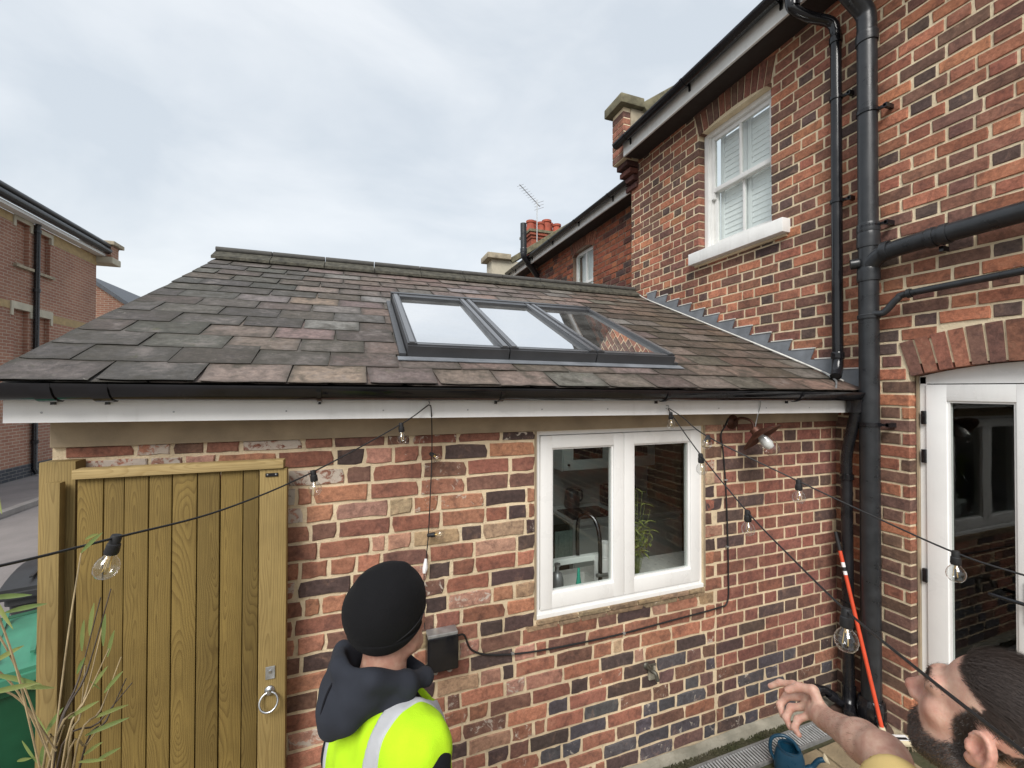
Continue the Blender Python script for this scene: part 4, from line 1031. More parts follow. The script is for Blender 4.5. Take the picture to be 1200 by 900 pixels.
# drain channel
dr = thing('drain_channel', 'galvanised slotted drain channel along the foot of the brick wall', 'drain', (-1.0, -.15, 0))
DY0, DY1, DX0, DX1 = -.222, -.095, -3.0, -.30
def skewy(x): return -.02*(0)  
part(MB().box((DX0, DY0, -.05), (DX1, DY0+.012, .006)).box((DX0, DY1-.012, -.05), (DX1, DY1, .006)).box((DX0, DY0+.012, -.06), (DX1, DY1-.012, -.045)), 'channel_rim', plain('channel_grey', (.20, .20, .195), .6, .25, 30, .3), dr)
part(MB().box((DX0, DY0+.0122, -.0445), (DX1, DY1-.0122, -.040)), 'channel_shade', plain('slot_shade', (.012, .011, .008), .9), dr)  # black sheet standing in for the shade seen between the grate bars
x = DX0+.01; bars = 0; gm = MB().box((0, DY0+.0125, -.004), (.0095, DY1-.0125, .003), .001).mesh('grate_bar'); gm.materials.append(plain('grate_zinc', (.46, .47, .47), .5, .2, 25, .2, metal=.2))
xs = np.arange(DX1-.02, DX0, -.0215)
for i, x in enumerate(xs[:110]):
    o = bpy.data.objects.new('grate_bar', gm); o.location = (x, 0, 0); place(o, dr)
# ================================================================ gate
gate = thing('wooden_gate', 'treated timber boarded gate folded open flat against the brick wall', 'gate', (-3.9, -.1, 0))
edges = [-4.222, -4.145, -4.083, -4.008, -3.935, -3.854, -3.778, -3.699, -3.642]
for i in range(8):
    a, b = edges[i]+.0015, edges[i+1]-.0015; y = -.118+(.004 if i in (0, 1, 6) else 0)
    me = MB().box((a-(a+b)/2, 0, -.93), (b-(a+b)/2, .018, .93), .004)
    o = part(me, 'board', 'treated_wood', None, 30); COL.objects.unlink(o); o.location = ((a+b)/2, y, .97); place(o, gate)
def beam(name, mat, parent, lo, hi, bev=.004):
    c = [(p+q)/2 for p, q in zip(lo, hi)]; me = MB().box(tuple(p-q for p, q in zip(lo, c)), tuple(p-q for p, q in zip(hi, c)), bev)
    o = part(me, name, mat, None, 30); COL.objects.unlink(o); o.location = c; return place(o, parent)
beam('stile', 'pale_wood', gate, (-3.640, -.124, .04), (-3.540, -.080, 1.888))
beam('top_rail', 'pale_rail', gate, (-4.228, -.134, 1.890), (-3.552, -.074, 1.924))
for z in (.35, 1.0, 1.65): beam('ledge', 'treated_wood', gate, (-4.20, -.098, z), (-3.645, -.070, z+.09))
part(MB().box((-3.618, -.1285, 1.858), (-3.572, -.1245, 1.872), .001), 'bracket', 'black_plastic', gate)
for dx in (-.015, .015): part(MB().lathe([(0, 0), (.004, 0), (.003, .002), (0, .0025)], 8, frame_to((0, -1, 0), (-3.595+dx, -.1287, 1.866))), 'screw', 'steel', gate)
part(MB().box((-3.612, -.1285, 1.035), (-3.578, -.1245, 1.085), .001), 'lock_plate', 'galvanised', gate)
part(MB().lathe([(0, 0), (.006, 0), (.006, .004), (0, .004)], 10, frame_to((0, -1, 0), (-3.595, -.1287, 1.065))), 'keyhole', 'steel', gate)
ring = [(-3.597+.033*math.sin(t), -.145+.012*math.cos(t), .953+.033*math.cos(t)) for t in np.linspace(0, 2*math.pi, 24, endpoint=False)]
part(MB().tube(ring, .0045, 8, closed=True), 'ring_handle', 'steel', gate, 60)
part(MB().lathe([(0, 0), (.020, 0), (.018, .006), (.008, .010), (.007, .022), (0, .023)], 14, frame_to((0, -1, 0), (-3.597, -.1245, .988))), 'ring_boss', 'steel', gate, 50)
post = thing('gate_post', 'square timber gate post fixed to the corner of the brick wall', 'post', (-4.3, -.04, 0))
beam('post', 'pale_wood', post, (-4.350, -.072, 0), (-4.246, -.005, 1.948))
post2 = thing('fence_post', 'shorter timber post standing in front of the wall post beside the gate', 'post', (-4.29, -.15, 0))
beam('post', 'pale_wood', post2, (-4.309, -.122, 0), (-4.265, -.088, 1.880))

# ================================================================ bins
def wheelie(name, label, x, y, rz, m_body, m_lid, s=1.0):
    t = thing(name, label, 'bin', (x, y, -.03))
    R = Matrix.Translation((x, y, -.03)) @ Matrix.Rotation(rz, 4, 'Z') @ Matrix.Scale(s, 4)
    def tr(mb):
        mb.v = [tuple(R @ Vector(v)) for v in mb.v]; return mb
    mb = MB(); lv = [(.06, .20, .20), (.5, .245, .27), (.92, .275, .32), (.93, .29, .34), (.99, .29, .34), (1.0, .285, .335)]
    vs = []; fs = []
    for z, a, b in lv:
        for (sx, sy) in ((-1, -1), (1, -1), (1, 1), (-1, 1)):
            for q in range(3):
                w = math.atan2(sy, sx)+(q-1)*.5; vs.append((sx*(a-.04)+.04*math.cos(w), sy*(b-.04)+.04*math.sin(w), z))
    n = 12
    for i in range(len(lv)-1):
        for j in range(n): fs.append((i*n+j, i*n+(j+1) % n, (i+1)*n+(j+1) % n, (i+1)*n+j))
    fs.append(tuple(reversed(range(n)))); fs.append(tuple((len(lv)-1)*n+j for j in range(n)))
    part(tr(MB().add(vs, fs)), 'body', m_body, t, 40)
    P = []
    for i in range(9):
        f = i/8; P.append((-.36+.74*f, 1.005+.075*math.sin(math.pi*min(1, f*.9+.12))**.8))
    mb = MB().prism([(-.30, a, b) for a, b in P]+[(-.30, .38, 1.0), (-.30, -.36, .985)], (.60, 0, 0))
    part(tr(mb), 'lid', m_lid, t, 40)
    part(tr(MB().box((-.305, -.37, .975), (.305, -.34, 1.02), .006)), 'lid_lip', m_lid, t)
    part(tr(MB().tube([(-.26, .40, 1.0), (.26, .40, 1.0)], .016, 10)), 'handle_bar', m_body, t, 50)
    for sx in (-1, 1): part(tr(MB().lathe([(0, -.025), (.10, -.025), (.10, .025), (0, .025)], 20, frame_to((1, 0, 0), (sx*.25, .28, .10)))), 'wheel', 'black_rubber', t, 40)
    for q in (-.18, -.06, .06, .18): part(tr(MB().box((q-.008, -.30, 1.072), (q+.008, .30, 1.082))), 'lid_rib', m_lid, t)
    return t
wheelie('wheelie_bin', 'green wheelie bin with paler lid beside the gate post', -4.80, .66, math.radians(25), 'green_plastic', 'green_lid')
wheelie('wheelie_bin', 'dark grey wheelie bin with ribbed lid standing behind the green bin', -5.06, 1.74, math.radians(14), 'grey_bin', 'grey_bin', 1.0)

# ================================================================ fittings on the extension wall
def surf(x, y, h=0.0): p = on_plane(x, y, 1, 0.0); return Vector((p[0], p[1]-h, p[2]))
jb = thing('junction_box', 'black weatherproof junction box on the brick wall beside the man in the beanie', 'electric box', tuple(surf(515, 780)))
a, b = surf(498, 741), surf(534, 773)
part(MB().box((a.x, -.072, b.z), (b.x, -.006, a.z), .010), 'case', 'black_gloss', jb, 30)
part(MB().box((a.x+.004, -.066, a.z-.002), (b.x-.004, -.004, a.z+.014), .003), 'lid_top', 'galvanised', jb)
for x in (-2.915, -2.845):
    part(MB().lathe([(.011, -.018), (.013, -.015), (.013, 0), (.011, .004)], 14, Matrix.Translation((x+.008, -.038, b.z-.004))), 'cable_gland', 'galvanised', jb, 40)
part(MB().tube([(a.x+.002, -.04, b.z+.02), (a.x-.04, -.04, b.z+.008), (a.x-.075, -.042, b.z+.006)], .010, 10), 'side_gland', 'black_rubber', jb, 50)
cbl = [surf(534, 741, .03), surf(543, 742, .02), surf(552, 760, .012), surf(575, 766, .010), surf(620, 763, .010), surf(680, 752, .010), surf(730, 741, .010), surf(790, 725, .010), surf(838, 712, .010), surf(851, 704, .010), surf(852, 670, .010), surf(851, 620, .010), surf(849, 570, .010), surf(846, 530, .010), surf(843, 510, .012), surf(847, 500, .014), surf(851, 490, .02)]
cable = solo(MB().tube(catmull(cbl, 6), .0048, 8), 'wall_cable', 'black_rubber', 'thin black cable clipped from junction box round the window to the wall lamp', 'cable', 60)
for (x, y) in ((730, 741), (851, 640), (849, 562), (600, 764.5)):
    p = surf(x, y); part(MB().box((p.x-.008, -.018, p.z-.005), (p.x+.008, -.002, p.z+.005), .002), 'cable_clip', 'galvanised', cable)
# tap on the wall
tap = thing('garden_tap', 'old garden tap sticking out of the lower brick wall', 'tap', tuple(surf(762, 785)))
p = surf(757, 780); plain('tap_brass', (.12, .115, .095), .5, .3, 40, .3, metal=.6)
part(MB().lathe([(0, 0), (.020, 0), (.018, .006), (.010, .010), (0, .011)], 14, frame_to((0, -1, 0), p)), 'wall_plate', 'tap_brass', tap, 50)
part(MB().tube(catmull([p, p+Vector((0, -.05, 0)), p+Vector((.01, -.075, -.004)), p+Vector((.015, -.085, -.04))], 5), .011, 12), 'spout', 'tap_brass', tap, 60)
part(MB().tube([p+Vector((.003, -.052, .0)), p+Vector((.003, -.052, .035))], .008, 10).tube([p+Vector((-.022, -.052, .037)), p+Vector((.028, -.052, .037))], .005, 8), 'tap_handle', 'tap_brass', tap, 50)
part(MB().box((-1.645, -.012, .505), (-1.60, .01, .58), .003), 'mortar_patch', 'mortar_footing', wall)

# wall lamp with conical shade
lamp = thing('wall_lamp', 'rust coloured swan neck wall lamp with tilted shade under the white fascia', 'lamp', tuple(surf(858, 497)))
p = surf(857, 494)
part(MB().lathe([(0, 0), (.048, 0), (.048, .010), (.036, .022), (0, .026)], 20, frame_to((0, -1, 0), p)), 'back_plate', 'rust_copper', lamp, 40)
def surfq(x, y, yy): q = on_plane(x, y, 1, yy); return Vector(q)
neck = [p+Vector((0, -.02, 0)), surfq(868, 490, -.06), surfq(878, 492, -.10), surfq(882.5, 497, -.125), surfq(883, 506, -.13)]
part(MB().tube(catmull(neck, 6), .008, 10), 'swan_neck', 'rust_copper', lamp, 60)
top = surfq(884, 503, -.135); tip = surfq(912, 531, -.20); vw = Vector(ray(895, 515)).normalized(); ax = (Vector(CR)*.60-Vector(CU)*.66-vw*.46).normalized()
M = frame_to(ax, top) @ Matrix.Scale(1.32, 4)
part(MB().lathe([(.0, -.006), (.022, -.004), (.024, .016), (.094, .044), (.098, .050), (.093, .049), (.022, .022), (0, .02)], 32, M), 'lamp_shade', 'rust_copper', lamp, 40)
part(MB().lathe([(.034, .026), (.035, .05), (.034, .11), (.030, .128), (.018, .140), (0, .143)], 24, M), 'lamp_glass', 'bulb_glass', lamp, 60)
part(MB().lathe([(.012, .02), (.014, .04), (.022, .06), (.024, .085), (.016, .105), (0, .11)], 16, M), 'bulb', plain('frosted', (.72, .72, .70), .3, .03), lamp, 60)
part(MB().lathe([(.034, .024), (.038, .026), (.038, .036), (.034, .038)], 20, M), 'glass_collar', 'rust_copper', lamp, 40)
hang = [Vector(on_plane(890, 463, 1, -.165)), Vector(on_plane(891, 474, 1, -.165)), surfq(888, 486, -.15), surfq(885, 500, -.135)]
part(MB().tube(catmull(hang, 5), .003, 6), 'hanging_wire', 'galvanised', lamp)

# ================================================================ festoon lights
def bulb_on(parent, p, d, s=1.0):
    "socket hangs at p along direction d"
    M = frame_to(d, p) @ Matrix.Scale(s, 4)
    part(MB().lathe([(0, -.006), (.009, -.006), (.0105, 0), (.0105, .012), (.0125, .014), (.0135, .032), (.012, .036), (0, .036)], 14, M), 'socket', 'black_rubber', parent, 40)
    b = part(MB().lathe([(.0100, .036), (.0120, .041), (.0185, .048), (.0225, .057), (.0235, .066), (.0215, .077), (.015, .086), (.007, .0895), (0, .090)], 22, M), 'bulb', 'bulb_glass', parent, 70)
    fil = MB()
    for k in range(3):
        w = k*2.1; fil.tube([M @ Vector((.004*math.cos(w), .004*math.sin(w), .046)), M @ Vector((.007*math.cos(w), .007*math.sin(w), .074))], .0009*s, 5)
    fil.lathe([(0, .036), (.005, .037), (.004, .048), (0, .049)], 8, M)
    part(fil, 'filament', 'filament', b)
def festoon(name, label, paths, bulbs):
    t = thing(name, label, 'string lights', tuple(paths[0][0]))
    for P in paths: part(MB().tube(catmull(P, 8), .0027, 8), 'cable', 'hose_rubber', t, 60)
    for (p, d, s) in bulbs: bulb_on(t, p, d, s)
    return t
HKA = Vector(on_plane(503, 474, 1, -.17)); HKB = Vector(on_plane(783, 478, 1, -.17))
def pt(x, y, r): return Vector(at_dist(x, y, r))
rA = (HKA-Vector(CAM)).length; rB = (HKB-Vector(CAM)).length
PA = [HKA, pt(470, 497, rA*.97), pt(367, 553, 1.72), pt(262, 597, 1.52), pt(136, 630, 1.33), pt(0, 663, 1.20), pt(-160, 692, 1.10)]
dn = Vector((0, 0, -1))
PV = [HKA, pt(505.5, 482, rA*1.0), surf(505, 530, .03), surf(503, 580, .03), surf(501, 622, .03), surf(498, 655, .03)]
bA = [(PA[1], dn+Vector((.08, 0, 0)), .95), (PA[2], dn+Vector((.12, 0, 0)), .95), (PA[4], dn+Vector((-.25, 0, 0)), 1.0),
      (surf(504, 531, .03), Vector((.35, -1, -.2)), .9), (surf(501, 625, .03), Vector((1, -.45, .15)), .9)]
fa = festoon('string_lights', 'black cable of clear bulbs strung over the gate with a tail hanging on the wall', [PA, PV], bA)
q = surf(498, 652, .03); part(MB().tube([q, surf(497, 662, .035), surf(496, 668, .035)], [.006, .013, .008], 8), 'white_connector', 'white_label', fa, 40)
part(MB().tube([surf(496, 668, .03), surf(496, 690, .02), surf(497, 735, .02)], .0022, 6), 'lead_wire', 'hose_rubber', fa)
PB = [HKB, pt(786, 484, rB*.985), pt(821, 533, 2.02), pt(876, 600, 1.82), pt(930, 656, 1.60), pt(992, 716, 1.36), pt(1090, 796, 1.05), pt(1200, 882, .86), pt(1330, 985, .72)]
PC = [HKB, pt(800, 489, rB*.99), pt(830, 512, 2.08), pt(936, 564, 2.03), pt(1030, 608, 1.97), pt(1120, 648, 1.90), pt(1200, 674, 1.86), pt(1330, 708, 1.84)]
bB = [(PB[1], dn+Vector((.05, 0, 0)), .95), (PB[2], dn+Vector((.1, 0, 0)), .95), (PB[3], dn+Vector((.05, 0, 0)), .95), (PB[5], dn+Vector((-.1, -.05, 0)), 1.0),
      (PC[2], Vector((-.5, -.4, -.3)), .9), (PC[3], dn, .95), (PC[5], dn, .95)]
festoon('string_lights', 'black cables of clear bulbs strung from the fascia hook past the wall lamp and door', [PB, PC], bB)
for nm, H in (('small hook on the white fascia above the cable tail hanging on the wall', HKA), ('small hook on the white fascia above the kitchen window', HKB)):
    o = solo(MB().tube(catmull([H+Vector((0, .016, .012)), H+Vector((0, -.002, .012)), H+Vector((0, -.006, .0)), H+Vector((0, .002, -.006))], 5), .0022, 6), 'cable_hook', 'galvanised', nm, 'hook', group='hooks on the fascia')

# ================================================================ broom, watering can
bb = Vector(on_plane(1037, 868, 2, .045)); bt = Vector(on_plane(979, 623, 0, -.150))
broom = thing('broom', 'broom with red pole and cream head leaning in the wall corner', 'broom', (bb.x, bb.y, 0))
L = (bt-bb)
part(MB().tube([bb+L*.04, bb+L*.90], .0115, 12), 'pole', 'red_pole', broom, 50)
part(MB().tube([bb+L*.9, bb+L*.94, bb+L*1.0], [.0125, .0125, .010], 12), 'pole_grip', 'black_rubber', broom, 50)
part(MB().tube([bb+L*.775, bb+L*.84], .0118, 12), 'pole_label', 'white_label', broom, 50)
part(MB().tube([bb+L*.795, bb+L*.815], .0121, 12), 'label_print', 'black_rubber', broom, 50)
hx = Vector((.92, -.38, 0)).normalized(); Mh = frame_to((0, 0, 1), bb+Vector((0, 0, -.0)), hx)
part(MB().obox(Mh @ Matrix.Translation((.02, 0, .004)), (.29, .062, .034), .014), 'head', 'cream_plastic', broom, 40)
part(MB().tube([bb+Vector((0, 0, .01)), bb+L*.06], [.022, .016], 14), 'head_socket', 'cream_plastic', broom, 50)
part(MB().obox(Mh @ Matrix.Translation((.095, -.0, .0216)), (.085, .046, .001)), 'head_label', 'white_label', broom)
part(MB().obox(Mh @ Matrix.Translation((.098, -.007, .0225)), (.06, .018, .001)), 'label_print', 'black_rubber', broom)
mb = MB(); rr = random.Random(3)
for i in range(16):
    for j in range(5):
        p0 = Mh @ Vector((-.115+.27*i/15, -.024+.012*j, -.010)); mb.tube([p0, p0+Vector((rr.uniform(-.006, .006), rr.uniform(-.006, .006), -.030))], .0035, 5)
br_ = part(mb, 'bristles', plain('bristle', (.20, .16, .10), .9), broom); br_['kind'] = 'stuff'

wc0 = Vector(on_plane(925, 905, 2, .012)); wc0.z = .012
can = thing('watering_can', 'dark blue plastic watering can with pale rose by the drain', 'watering can', tuple(wc0))
def can_shape():
    vs = []; fs = []; n = 20; lv = [(0, .060, .088), (.02, .066, .095), (.11, .064, .092), (.155, .055, .080), (.17, .048, .066)]
    for z, a, b in lv:
        for j in range(n):
            w = 2*math.pi*j/n; vs.append((b*math.cos(w), a*math.sin(w), z))
    for i in range(len(lv)-1):
        for j in range(n): fs.append((i*n+j, i*n+(j+1) % n, (i+1)*n+(j+1) % n, (i+1)*n+j))
    fs.append(tuple(reversed(range(n)))); return MB().add(vs, fs)
Mc = Matrix.Translation(wc0) @ Matrix.Rotation(math.radians(-42), 4, 'Z') @ Matrix.Scale(.82, 4)
def tr(mb): mb.v = [tuple(Mc @ Vector(v)) for v in mb.v]; return mb
part(tr(can_shape()), 'body', 'blue_plastic', can, 50)
part(tr(MB().lathe([(.066, .166), (.072, .17), (.070, .178), (.058, .174), (.05, .10), (0, .09)], 22, Matrix.Scale(1.0, 4))), 'neck_rim', 'blue_plastic', can, 50)
part(tr(MB().tube(catmull([(-.088, 0, .06), (-.115, 0, .12), (-.105, 0, .21), (-.04, 0, .245), (.02, 0, .225), (.055, 0, .172)], 6), .011, 10)), 'handle', 'blue_plastic', can, 60)
part(tr(MB().tube(catmull([(.085, 0, .045), (.13, 0, .075), (.17, 0, .135), (.205, 0, .155)], 6), [.022]*7+[.016]*12, 12)), 'spout', 'blue_plastic', can, 60)
part(tr(MB().lathe([(.014, 0), (.030, .016), (.031, .022), (0, .027)], 18, frame_to((.85, 0, .5), (.203, 0, .155)))), 'rose', 'cream_plastic', can, 40)

# ================================================================ bamboo by the camera
def leaf(mb, p, d, L, w, up=Vector((0, 0, 1)), droop=.3):
    d = Vector(d).normalized(); s = d.cross(up).normalized(); n = 6; vs = []; fs = []
    for i in range(n+1):
        t = i/n; c = Vector(p)+d*L*t+Vector((0, 0, -1))*droop*L*t*t; hw = w*math.sin(math.pi*min(1, t*.92+.06))**.8
        nrm = s.cross(d); vs += [c-s*hw+nrm*hw*.35, c, c+s*hw+nrm*hw*.35]
    for i in range(n): fs += [(i*3, i*3+1, i*3+4, i*3+3), (i*3+1, i*3+2, i*3+5, i*3+4)]
    mb.add(vs, fs)
def leaf_mat():
    g = G('bamboo_leaf'); rv = g.rnd(); c = g.mix(g.mapr(rv, 0, 1, 0, 1), (.25, .29, .085), (.14, .21, .06)); c = g.mix(g.mapr(g.noise(g.pos(), 30, 3), .55, .75, 0, .6), c, (.32, .27, .09))
    d = g.n('ShaderNodeBsdfDiffuse', {0: c}); t = g.n('ShaderNodeBsdfTranslucent', {0: c}); gl = g.n('ShaderNodeBsdfGlossy', {0: (1, 1, 1), 1: .4})
    m1 = g.n('ShaderNodeMixShader', {0: .35, 1: d, 2: t}); m2 = g.n('ShaderNodeMixShader', {0: .05, 1: m1, 2: gl}); g.t.links.new(m2.outputs[0], g.out.inputs[0]); MAT['bamboo_leaf'] = g.m
leaf_mat(); plain('bamboo_stem', (.30, .225, .12), .6, .4, 25, .2); plain('bamboo_dark', (.05, .035, .025), .6, .4, 25, .2)
bam = thing('bamboo_plant', 'bamboo plant with thin brown stems and narrow leaves in front of the gate', 'plant', tuple(at_dist(40, 1400, 2.6)))
stems = [((62, 905), (130, 690), 1.02), ((72, 905), (120, 735), 1.05), ((85, 905), (142, 770), 1.00), ((92, 905), (148, 795), 1.08), ((55, 905), (128, 760), .98), ((80, 905), (100, 780), 1.04), ((66, 905), (155, 800), 1.1), ((50, 905), (75, 850), 1.0), ((76, 905), (118, 850), 1.03), ((58, 905), (118, 700), 1.12)]
base0 = Vector(at_dist(36, 1330, 2.5)); base0.z = 0
for i, (p0, p1, r) in enumerate(stems):
    A, B = Vector(at_dist(*p0, r+.06)), Vector(at_dist(*p1, r)); rr = random.Random(i)
    base = base0+Vector((rr.uniform(-.08, .08), rr.uniform(-.08, .08), 0)); mid = base.lerp(A, .55)+Vector((rr.uniform(-.03, .03), rr.uniform(-.03, .03), .05))
    part(MB().tube(catmull([base, mid, A, A.lerp(B, .5)+Vector((.004, 0, .004)), B], 5), [.0022]*10+[.0015]*6+[.0009]*5, 7), 'stem', 'bamboo_stem' if i % 3 else 'bamboo_dark', bam, 60)
leaves = [((96, 763), (99, 722), 1.02), ((105, 745), (111, 702), 1.03), ((121, 757), (124, 715), 1.01), ((126, 770), (135, 735), 1.02), ((122, 812), (146, 784), 1.0), ((108, 806), (128, 778), 1.05), ((80, 842), (118, 820), 1.0), ((100, 862), (153, 840), 1.02), ((108, 842), (152, 825), 1.07), ((52, 862), (76, 826), 1.0), ((40, 835), (56, 860), 1.0), ((26, 868), (45, 895), .98), ((92, 893), (125, 890), 1.0), ((112, 892), (143, 875), 1.02), ((48, 900), (52, 868), .96), ((98, 885), (122, 868), 1.05), ((100, 632), (116, 625), .95), ((118, 808), (104, 796), 1.02), ((90, 790), (101, 768), 1.0), ((20, 892), (38, 888), .97),
    ((-20, 702), (38, 697), .80), ((6, 718), (56, 707), .80), ((-10, 778), (30, 755), .82), ((-18, 814), (47, 800), .8), ((-10, 790), (48, 802), .82), ((15, 805), (64, 806), .84), ((-14, 690), (14, 735), .74), ((95, 648), (122, 622), .9), ((-6, 560), (2, 600), .6)]
for i, (p0, p1, r) in enumerate(leaves):
    A, B = Vector(at_dist(*p0, r)), Vector(at_dist(*p1, r-.03)); mb = MB()
    d = B-A; L = d.length; leaf(mb, A, d+Vector((0, 0, .10*L)), L, L*.042+.0010, up=Vector(CF)*-1, droop=.10)
    part(mb, 'leaf', 'bamboo_leaf', bam, 60)
tw = MB()
for (p0, p1, r) in (((66, 880), (-20, 800), .84), ((60, 890), (-30, 700), .8), ((60, 890), (-20, 770), .83), ((95, 648), (60, 905), .95), ((48, 905), (-14, 690), .78)):
    A, B = Vector(at_dist(*p0, r+.05)), Vector(at_dist(*p1, r)); tw.tube(catmull([A, A.lerp(B, .5)+Vector((0, 0, .02)), B], 5), .0010, 5)
part(tw, 'twigs', 'bamboo_stem', bam)

# ================================================================ kitchen behind the window
room = thing('kitchen_room', 'dim kitchen interior seen behind the extension window', 'room', (-2.2, 1.5, 0))
part(MB().box((-4.23, .112, .0), (-.02, 2.2, .03)), 'room_floor', 'dark_room', room)
part(MB().box((-4.23, 2.12, .03), (-.02, 2.2, 3.20)), 'room_back_wall', 'room_wall', room)
part(MB().prism([(-.018, .112, .03), (-.018, 2.11, .03), (-.018, 2.11, 3.10), (-.018, .112, 2.17)], (.010, 0, 0)), 'room_side_wall', 'warm_wall', room)
def item(name, label, cat, loc): return thing(name, label, cat, loc)
ct = item('window_worktop', 'pale kitchen worktop under the window with inset sink', 'worktop', (-2, .4, .9))
part(MB().box((-3.2, .112, .86), (-2.30, .70, .90), .004).box((-1.72, .112, .86), (-.05, .70, .90), .004).box((-2.30, .112, .86), (-1.72, .20, .90), .004).box((-2.30, .62, .86), (-1.72, .70, .90), .004), 'top', 'worktop', ct)
part(MB().box((-3.2, .64, .03), (-.05, .67, .859)), 'front_panel', 'grey_cabinet', ct)
part(MB().box((-2.31, .20, .66), (-1.71, .21, .905)).box((-2.31, .61, .66), (-1.71, .625, .905)).box((-2.31, .21, .66), (-2.295, .61, .905)).box((-1.725, .21, .66), (-1.71, .61, .905)).box((-2.295, .21, .65), (-1.725, .61, .66)), 'sink_bowl', 'white_paint', ct)
fc = item('kitchen_tap', 'dark swan neck kitchen tap standing behind the left window pane', 'tap', (-1.87, .16, .90))
part(MB().tube(catmull([(-1.872, .16, .90), (-1.872, .16, 1.10), (-1.872, .165, 1.30), (-1.882, .20, 1.405), (-1.915, .25, 1.435), (-1.945, .29, 1.40), (-1.952, .30, 1.31), (-1.95, .30, 1.17)], 6), .0125, 12), 'spout', 'tap_metal', fc, 60)
part(MB().tube([(-1.90, .155, 1.09), (-1.82, .155, 1.085)], .012, 10).tube([(-1.825, .155, 1.085), (-1.81, .12, 1.12)], .006, 8), 'tap_lever', 'steel', fc, 50)
part(MB().lathe([(0, 0), (.028, 0), (.024, .03), (.016, .06), (0, .06)], 16, Matrix.Translation((-1.872, .16, .90))), 'tap_base', 'tap_metal', fc, 50)
def bottle(name, label, p, prof, mat, n=18): return solo(MB().lathe(prof, n, Matrix.Translation(p)), name, mat, label, 'bottle', 50)
bottle('soap_dispenser', 'patterned grey soap dispenser in the left corner of the window', (-2.165, .15, .90), [(0, 0), (.034, 0), (.036, .02), (.036, .21), (.026, .245), (.010, .255), (.010, .285), (.018, .287), (.018, .30), (0, .30)], 'anthracite_light')
bottle('washing_up_bottle', 'teal washing up bottle on the windowsill', (-2.02, .16, .90), [(0, 0), (.030, 0), (.030, .05), (.020, .14), (.010, .20), (.008, .25), (0, .25)], 'teal_bottle')
solo(MB().lathe([(0, .002), (.032, .0), (.036, .09), (.032, .09), (.029, .008), (0, .008)], 20, Matrix.Translation((-1.79, .24, 1.16))).box((-1.84, .20, .90), (-1.74, .29, 1.158), .01), 'mug', 'white_label', 'white mug on a stand beside the kitchen tap', 'mug', 40)
solo(MB().box((-2.13, .28, 1.125), (-1.78, .32, 1.16), .004).box((-2.13, .285, .90), (-2.115, .315, 1.125)).box((-1.795, .285, .90), (-1.78, .315, 1.125)), 'dish_rack', 'grey_cabinet', 'pale dish rack across the sink behind the window', 'rack')
isl = item('kitchen_units', 'grey kitchen units with white top and dark cooktop', 'kitchen unit', (-.7, 1.8, 0))
part(MB().box((-1.31, 1.56, .03), (-.03, 2.115, .90)), 'cabinet', 'grey_cabinet', isl); part(MB().box((-1.33, 1.53, .901), (-.03, 2.115, .94), .004), 'top', 'worktop', isl)
part(MB().box((-1.29, 1.60, .941), (-.80, 1.96, .949), .002), 'cooktop', 'black_glass', isl)
for i in range(3): part(MB().box((-1.30+i*.43, 1.545, .08), (-.88+i*.43, 1.559, .86), .003), 'cabinet_door', 'grey_cabinet', isl)
solo(MB().box((-1.93, 1.56, .03), (-1.345, 2.11, .93), .01).box((-1.90, 1.515, .84), (-1.37, 1.545, .87)), 'oven', 'black_glass', 'black range oven beside the kitchen units', 'oven')
tv = MB()
for i in range(6): tv.box((-1.53+i*.030, 1.496-.006*(i % 2), .62+.01*(i % 3)), (-1.50+i*.030, 1.513, .885), .006)
solo(tv, 'tea_towel', 'towel', 'pale green tea towel hanging on the oven rail', 'towel')
wc = item('wall_cupboard', 'grey wall cupboard with dark glass door high in the kitchen', 'cupboard', (-.9, 1.9, 1.4))
part(MB().box((-1.32, 1.775, 1.385), (-.20, 2.115, 2.25)), 'carcass', 'grey_cabinet', wc)
for i in range(2):
    x0 = -1.315+i*.56; part(MB().box((x0, 1.752, 1.395), (x0+.55, 1.774, 2.24), .003), 'cupboard_door', 'grey_cabinet', wc); part(MB().box((x0+.11, 1.747, 1.50), (x0+.45, 1.7515, 2.13)), 'door_glass', 'black_glass', wc)
part(MB().lathe([(0, 0), (.012, 0), (.012, .02), (0, .022)], 10, frame_to((0, -1, 0), (-1.26, 1.752, 1.45))), 'knob', 'black_rubber', wc)
bottle('wine_bottle', 'dark wine bottle beside the range oven under the cupboard', (-1.36, 2.02, .931), [(0, 0), (.038, 0), (.038, .19), (.014, .25), (.014, .32), (0, .32)], 'black_glass')
solo(MB().box((-.72, 1.86, .941), (-.36, 2.06, 1.16), .03), 'bread_bin', 'black_plastic', 'black bread bin under the kitchen wall cupboard', 'bread bin', 40)
solo(MB().lathe([(0, 0), (.08, 0), (.085, .04), (.07, .18), (.05, .20), (0, .21)], 20, Matrix.Translation((-1.08, 2.02, .941))).tube(catmull([(-1.01, 2.02, 1.12), (-.96, 2.02, 1.10), (-.96, 2.02, 1.02), (-1.005, 2.02, .99)], 5), .012, 8), 'kettle', 'anthracite', 'dark kettle under the kitchen wall cupboard', 'kettle', 50)
vase = item('vase_plant', 'glass vase of green stems behind the right window pane', 'plant', (-1.55, .22, .92))
part(MB().lathe([(0, 0), (.035, 0), (.045, .04), (.03, .10), (.024, .14), (.032, .17)], 18, Matrix.Translation((-1.55, .24, .901))), 'vase', 'bulb_glass', vase, 60)
mb = MB(); rr = random.Random(9)
